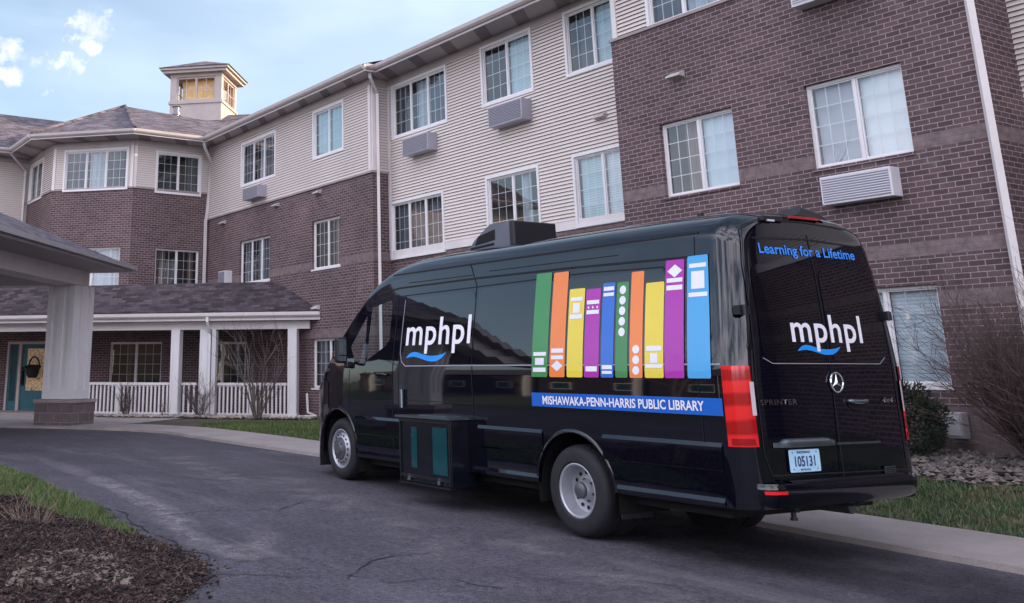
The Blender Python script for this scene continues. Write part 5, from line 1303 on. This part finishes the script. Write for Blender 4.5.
tag(stones(9000, samp, ground_z, .026, .068, 4).build('stone_bed', 'stones'), 'band of loose grey brown river stones along the brick wall', 'stones', kind='stuff')
bed('bed_soil', [(-3.0, 14.1), (-3.0, 12.1), (-6.3, 12.05), (-10, 12.0), (-19, 13.4), (-19, 15.1), (-12.95, 15.1), (-12.95, 14.1)], lambda x, y: True, lambda x, y: ground_z(x, y)+.01, 'earth', .3, 'structure')
def samp2(r):
    while True:
        t_ = r.uniform(0, 1); d = r.uniform(-.9, -.2); p = wP.P(wP.u(x=-30.0+5*t_), 0, 0); q = (p[0]+wP.n.x*-d*1.0, p[1]+wP.n.y*-d)
        return q
bed('porch_bed_soil', [(-24.9, 9.4), (-23.2, 10.2), (-22.0, 12.8), (-22, 14.5), (-25.2, 14.5), (-30.3, 9.4), (-28.5, 7.9)], lambda x, y: True, lambda x, y: .338, 'earth', .25, 'structure')
tag(stones(2600, samp2, lambda x, y: .345, .03, .07, 5).build('porch_stone_bed', 'pebbles'), 'strip of pale pebbles along the foot of the white porch railing', 'stones', kind='stuff')
# mulch chips
def samp3(r):
    while True:
        x, y = r.uniform(-12.5, -6.6), r.uniform(.4, 3.6)
        if ptin(ISL, x, y) and (is_mulch(x, y) or r.random() < .03): return x, y
m = MB(); r = random.Random(9)
for _ in range(26000):
    x, y = samp3(r); z = isl_z(x, y); L, w = r.uniform(.006, .034), r.uniform(.003, .009); a, b = r.uniform(0, 6.28), r.gauss(0, .5)
    d = Vector((math.cos(a)*math.cos(b), math.sin(a)*math.cos(b), math.sin(b))); s_ = d.cross(Vector((0, 0, 1))).normalized(); u_ = s_.cross(d); c = Vector((x, y, z+r.uniform(.0, .018)))
    P = [c+d*L*i+s_*w*j+u_*w*.5*k for k in (-1, 1) for j in (-1, 1) for i in (-1, 1)]; i0 = len(m.v); m.v += [tuple(p) for p in P]
    for q in ((0, 2, 3, 1), (4, 5, 7, 6), (0, 1, 5, 4), (2, 6, 7, 3), (0, 4, 6, 2), (1, 3, 7, 5)): m.f.append(tuple(i0+k for k in q)); m.uv.append([(0, 0)]*4)
tag(m.build('mulch_chips', 'chips'), 'dark shredded bark mulch heaped at the near end of the island', 'mulch', kind='stuff')
def samp4(r):
    while True:
        x, y = r.uniform(-9.3, -6.55), r.uniform(1.5, 3.6); d = edge_d(ISL, x, y)
        if d < .20 and abs(r.gauss(0, .08)) > d*.6 : return x, y
tag(stones(420, samp4, lambda x, y: road_z(x)+.004, .006, .020, 6).build('edge_gravel', 'chips'), 'crumbled grit along the edge of the mulch', 'gravel', kind='stuff')
bed('sand_patch', [(-8.0, 2.75), (-7.6, 2.95), (-7.2, 2.75), (-7.05, 2.35), (-7.3, 1.95), (-7.9, 2.1), (-8.2, 2.4)], lambda x, y: noise.noise(Vector((x*5, y*5, 2))) > -.25, lambda x, y: isl_z(x, y)+.008, 'sand', .05, 'structure')

# bare shrubs: branching tapered stems
SHG = 'leafless shrubs and stems'
def shrub(name, loc, label, cat, nst, h_, spread, lev, mat, seed, r0=.012, twig=.5, bend=.25, group=None, sub='branches'):
    t_ = empty(name, loc, label, cat, group); m = MB(); r = random.Random(seed)
    def grow(p, d, L, rad, k):
        n_ = 4; pts = [p.copy()]; q = p.copy(); dd = d.copy()
        for i in range(n_):
            dd = (dd+Vector((r.gauss(0, bend), r.gauss(0, bend), r.gauss(.04, bend*.5)))*.5).normalized(); q = q+dd*L/n_; pts.append(q.copy())
        m.tube(pts, [rad*(1-.55*i/n_) for i in range(n_+1)], 5 if k == lev else 3, cap=False)
        if k > 0:
            for _ in range(r.choice((2, 3, 3, 4))):
                i = r.randint(1, n_); nd = (dd+Vector((r.gauss(0, 1), r.gauss(0, 1), r.gauss(.2, .7)))*twig).normalized(); grow(pts[i], nd, L*r.uniform(.45, .75), rad*.5, k-1)
    for _ in range(nst):
        a = r.uniform(0, math.tau); s_ = spread*math.sqrt(r.random()); grow(Vector(loc)+Vector((math.cos(a)*.08, math.sin(a)*.08, 0)), Vector((math.cos(a)*s_, math.sin(a)*s_, 1)).normalized(), h_*r.uniform(.45, .7), r0*r.uniform(.7, 1.2), lev)
    m.build(sub, mat, t_); return t_
shrub('bare_shrub', (-6.25, 13.1, .5), 'large rounded leafless shrub of dense red brown twigs against the brick wall at the right', 'shrub', 175, 1.95, .62, 3, 'bark_red', 21, .013, .6, .22, group='leafless shrubs by the building')
shrub('bare_shrub', (-28.6, 10.55, .36), 'small leafless shrub in front of the middle of the longer porch railing', 'shrub', 12, 1.0, .35, 2, 'bark_red', 22, .012, .5, group='leafless shrubs by the building')
shrub('bare_shrub', (-26.85, 12.05, .36), 'leafless twiggy shrub in front of the paired porch posts', 'shrub', 22, 1.2, .55, 2, 'bark_grey', 23, .012, .5, group='leafless shrubs by the building')
shrub('bare_tree', (-25.3, 13.0, .38), 'tall leafless multi stemmed small tree at the right end of the porch', 'small tree', 9, 2.6, .42, 3, 'bark_pale', 31, .030, .42, .17)
shrub('dead_plant', (-9.3, 2.62, .28), 'dry straw coloured plant stems sticking out of the dark mulch', 'dead plant', 26, .42, .9, 1, 'straw', 24, .004, .5, sub='stems', group='dry dead plants')
shrub('dead_plant', (-10.6, 2.45, .30), 'thin dry twigs rising from the mulch at the left picture edge', 'dead plant', 16, .5, .6, 1, 'straw', 25, .004, .6, sub='stems', group='dry dead plants')
shrub('dead_plant', (-27.6, 11.3, .36), 'tiny dry stems by the foot of the left paired porch post', 'dead plant', 9, .5, .3, 1, 'bark_red', 26, .008, .5, sub='stems', group='dry dead plants')
# evergreen bush
eb_ = empty('evergreen_bush', (-8.0, 13.15, .55), 'dark green clipped evergreen bush under the window behind the van', 'bush'); m = MB(); r = random.Random(8); c = Vector((-8.0, 13.15, .98))
for _ in range(6500):
    d = Vector((r.gauss(0, 1), r.gauss(0, 1), r.gauss(0, 1))).normalized(); k = r.uniform(.55, 1.0)**.6*(1+.16*noise.noise(d*2.2)+.1*noise.noise(d*5)); p = c+Vector((d.x*.62, d.y*.55, d.z*.52))*k
    if p.z < .5: continue
    a = Vector((r.gauss(0, 1), r.gauss(0, 1), r.gauss(.3, 1))).normalized(); o = (d+a*.8).normalized(); s_ = o.cross(Vector((.3, .2, .9))).normalized()*.010; L = r.uniform(.03, .075)
    m.face([p-s_, p+s_, p+o*L], [(0, 0)]*3); s2 = o.cross(s_).normalized()*.010; m.face([p-s2, p+s2, p+o*L*.9], [(0, 0)]*3)
m.build('foliage', 'needles', eb_); m = MB()
for i in range(9): a = i*.7; m.tube([(-8.0, 13.15, .5), (-8.0+.25*math.cos(a), 13.15+.2*math.sin(a), .95), (-8.0+.42*math.cos(a+.2), 13.15+.36*math.sin(a+.2), 1.15)], [.025, .015, .006], 5)
m.build('branches', 'bark_grey', eb_)
ub = empty('utility_box', (-7.7, 13.72, .6), 'small pale grey utility cover on the wall, half hidden by the evergreen bush', 'utility box'); m = MB(); m.box(-7.74, -7.50, 13.80, 13.965, .78, 1.10); m.build('cabinet', 'beige_box', ub, bevel=.015)
m = MB(); m.box(-7.71, -7.53, 13.792, 13.799, .82, 1.06); m.build('cover', 'ac_white', ub)

# bare trees around the drive (they show only as reflections in the paintwork)
shrub('bare_tree', (9.5, 11.2, .3), 'leafless shade tree on the lawn to the right of the van', 'tree', 4, 9.0, .25, 3, 'bark_grey', 41, .14, .5, .12)
shrub('bare_tree', (-30, -17, .3), 'leafless tree before the opposite building', 'tree', 4, 9.5, .3, 3, 'bark_grey', 42, .15, .5, .12)
shrub('bare_tree', (-46, -15, .3), 'wide leafless tree at the far end of the opposite building', 'tree', 4, 10.5, .35, 3, 'bark_grey', 43, .16, .5, .12)
shrub('bare_tree', (-18, -18, .3), 'slim leafless tree standing nearest on the opposite lawn', 'tree', 3, 8.5, .25, 3, 'bark_grey', 44, .13, .5, .12)

SKY, EXPO, VEIL, CLB, CLB_FILL = .12, 1.14, 5.0, 6.2, 14.0
# ------------------------------------------------------------------ sky, clouds, sun
W_ = bpy.data.worlds.new('World'); SC.world = W_; W_.use_nodes = True
n, l = W_.node_tree.nodes, W_.node_tree.links
bg = n['Background']
SUN_EL = math.radians(17); SUN_AZ = Vector((.50, .866, 0))
sky = n.new('ShaderNodeTexSky'); sky.sky_type = 'NISHITA'; sky.sun_disc = False
sky.sun_elevation = SUN_EL; sky.sun_rotation = math.atan2(SUN_AZ.x, SUN_AZ.y)
sky.air_density = 1.0; sky.dust_density = 2.2; sky.ozone_density = 1.0; sky.altitude = 200
# fair weather clouds: fixed directions on the sky, ragged by noise
tc = n.new('ShaderNodeTexCoord'); nz = n.new('ShaderNodeTexNoise'); nz.inputs['Scale'].default_value = 38; nz.inputs['Detail'].default_value = 7; nz.inputs['Roughness'].default_value = .62
l.new(tc.outputs['Generated'], nz.inputs['Vector'])
def pixdir(px, py): return (fwd*1020+rgt*(px-318)-upv*(py-92.4)).normalized()
total = None
def math_(op, a, b=None):
    m = n.new('ShaderNodeMath'); m.operation = op
    for i, v in enumerate((a, b)):
        if v is None: continue
        if hasattr(v, 'links'): l.new(v, m.inputs[i])
        else: m.inputs[i].default_value = v
    return m.outputs[0]
CL = [((-.834, .2397, .4967), 0, 0, .0, 0)]
CLOUDS = [(pixdir(83, 24), .026, .018), (pixdir(58, 61), .028, .011), (pixdir(0, 49), .018, .014), (pixdir(8, 76), .016, .009), (pixdir(90, 47), .010, .008), (pixdir(78, 70), .012, .007), (pixdir(42, 89), .012, .006), (pixdir(-140, 30), .07, .03)]
for d, sx, sz in CLOUDS:
    e1 = Vector((0, 0, 1)).cross(d).normalized(); e2 = d.cross(e1)
    def dot(v):
        m = n.new('ShaderNodeVectorMath'); m.operation = 'DOT_PRODUCT'; l.new(tc.outputs['Generated'], m.inputs[0]); m.inputs[1].default_value = v; return m.outputs['Value']
    a = math_('DIVIDE', math_('SUBTRACT', dot(e1), 0.0), sx); b = math_('DIVIDE', dot(e2), sz); c = math_('DIVIDE', math_('SUBTRACT', dot(d), 1.0), .01)
    r2 = math_('ADD', math_('MULTIPLY', a, a), math_('MULTIPLY', b, b))
    back = math_('MULTIPLY', math_('LESS_THAN', dot(d), 0), 100)
    f = math_('MAXIMUM', math_('SUBTRACT', 1.0, math_('ADD', r2, back)), -1.0)
    total = f if total is None else math_('MAXIMUM', total, f)
dens = math_('ADD', math_('MULTIPLY', total, .55), math_('MULTIPLY', math_('SUBTRACT', nz.outputs['Fac'], .5), 4.2))
rp = n.new('ShaderNodeValToRGB'); rp.color_ramp.elements[0].position = .0; rp.color_ramp.elements[1].position = 1.15; l.new(dens, rp.inputs[0])
inside = n.new('ShaderNodeMath'); inside.operation = 'GREATER_THAN'; l.new(total, inside.inputs[0]); inside.inputs[1].default_value = -.9
cf = math_('MULTIPLY', rp.outputs[0], inside.outputs[0])
# thin high veil
mpv = n.new('ShaderNodeMapping'); mpv.inputs['Scale'].default_value = (3, 3, 9); l.new(tc.outputs['Generated'], mpv.inputs['Vector'])
nv = n.new('ShaderNodeTexNoise'); nv.inputs['Scale'].default_value = 1.6; nv.inputs['Detail'].default_value = 6; l.new(mpv.outputs[0], nv.inputs['Vector'])
veil = math_('ADD', math_('MULTIPLY', math_('MAXIMUM', math_('SUBTRACT', nv.outputs['Fac'], .42), 0), 1.0), .13)
gl_ = n.new('ShaderNodeMapRange'); gl_.interpolation_type = 'SMOOTHSTEP'; gd = n.new('ShaderNodeVectorMath'); gd.operation = 'DOT_PRODUCT'; l.new(tc.outputs['Generated'], gd.inputs[0]); gd.inputs[1].default_value = pixdir(560, -60); l.new(gd.outputs['Value'], gl_.inputs[0]); gl_.inputs[1].default_value = .86; gl_.inputs[2].default_value = 1.0
veil = math_('ADD', veil, math_('MULTIPLY', gl_.outputs[0], .35))
mx = n.new('ShaderNodeMix'); mx.data_type = 'RGBA'; l.new(veil, mx.inputs[0]); l.new(sky.outputs[0], mx.inputs[6]); mx.inputs[7].default_value = (VEIL*.72, VEIL*.86, VEIL*1.07, 1)
m2 = n.new('ShaderNodeMix'); m2.data_type = 'RGBA'; l.new(cf, m2.inputs[0]); l.new(mx.outputs[2], m2.inputs[6]); m2.inputs[7].default_value = (CLB, CLB*.96, CLB*.95, 1)
nc = n.new('ShaderNodeTexNoise'); nc.inputs['Scale'].default_value = 22; nc.inputs['Detail'].default_value = 5; l.new(tc.outputs['Generated'], nc.inputs['Vector']); cr = n.new('ShaderNodeValToRGB'); cr.color_ramp.elements[0].position = .40; cr.color_ramp.elements[1].position = .58; cr.color_ramp.elements[0].color = (CLB*.62, CLB*.64, CLB*.70, 1); cr.color_ramp.elements[1].color = (CLB, CLB*.96, CLB*.94, 1); l.new(nc.outputs['Fac'], cr.inputs[0]); l.new(cr.outputs[0], m2.inputs[7])
# unseen bright cloud behind the viewer, added as fill light on the shaded facade
def dotv(v):
    m = n.new('ShaderNodeVectorMath'); m.operation = 'DOT_PRODUCT'; l.new(tc.outputs['Generated'], m.inputs[0]); m.inputs[1].default_value = v; return m.outputs['Value']
gate = n.new('ShaderNodeMapRange'); gate.interpolation_type = 'SMOOTHSTEP'; l.new(dotv(Vector((.55, -.83, .12)).normalized()), gate.inputs[0]); gate.inputs[1].default_value = .02; gate.inputs[2].default_value = .55
nb = n.new('ShaderNodeTexNoise'); nb.inputs['Scale'].default_value = 3.2; nb.inputs['Detail'].default_value = 7; nb.inputs['Roughness'].default_value = .58
mpb = n.new('ShaderNodeMapping'); mpb.inputs['Scale'].default_value = (1, 1, 2.2); l.new(tc.outputs['Generated'], mpb.inputs['Vector']); l.new(mpb.outputs[0], nb.inputs['Vector'])
rb = n.new('ShaderNodeValToRGB'); rb.color_ramp.elements[0].position = .38; rb.color_ramp.elements[1].position = .60; l.new(nb.outputs['Fac'], rb.inputs[0])
m3 = n.new('ShaderNodeMix'); m3.data_type = 'RGBA'; l.new(math_('MULTIPLY', rb.outputs[0], gate.outputs[0]), m3.inputs[0]); l.new(m2.outputs[2], m3.inputs[6]); m3.inputs[7].default_value = (CLB_FILL*.95, CLB_FILL*.92, CLB_FILL*1.06, 1)
l.new(m3.outputs[2], bg.inputs['Color']); bg.inputs['Strength'].default_value = SKY
sl = bpy.data.lights.new('sun', 'SUN'); sl.energy = 3.2; sl.angle = math.radians(.53); sl.color = (1, .80, .58)
so_ = bpy.data.objects.new('sun', sl); COL.objects.link(so_)
dv = Vector((SUN_AZ.x*math.cos(SUN_EL), SUN_AZ.y*math.cos(SUN_EL), math.sin(SUN_EL))).normalized()
so_.rotation_euler = dv.to_track_quat('Z', 'Y').to_euler()
so_.location = dv*60
vs_ = SC.view_settings; vs_.view_transform = 'Standard'; vs_.look = 'None'; vs_.exposure = EXPO; vs_.gamma = 1; vs_.use_curve_mapping = False
SC.render.engine = 'CYCLES'; SC.cycles.max_bounces = 8; SC.cycles.transparent_max_bounces = 16; SC.cycles.sample_clamp_indirect = 6
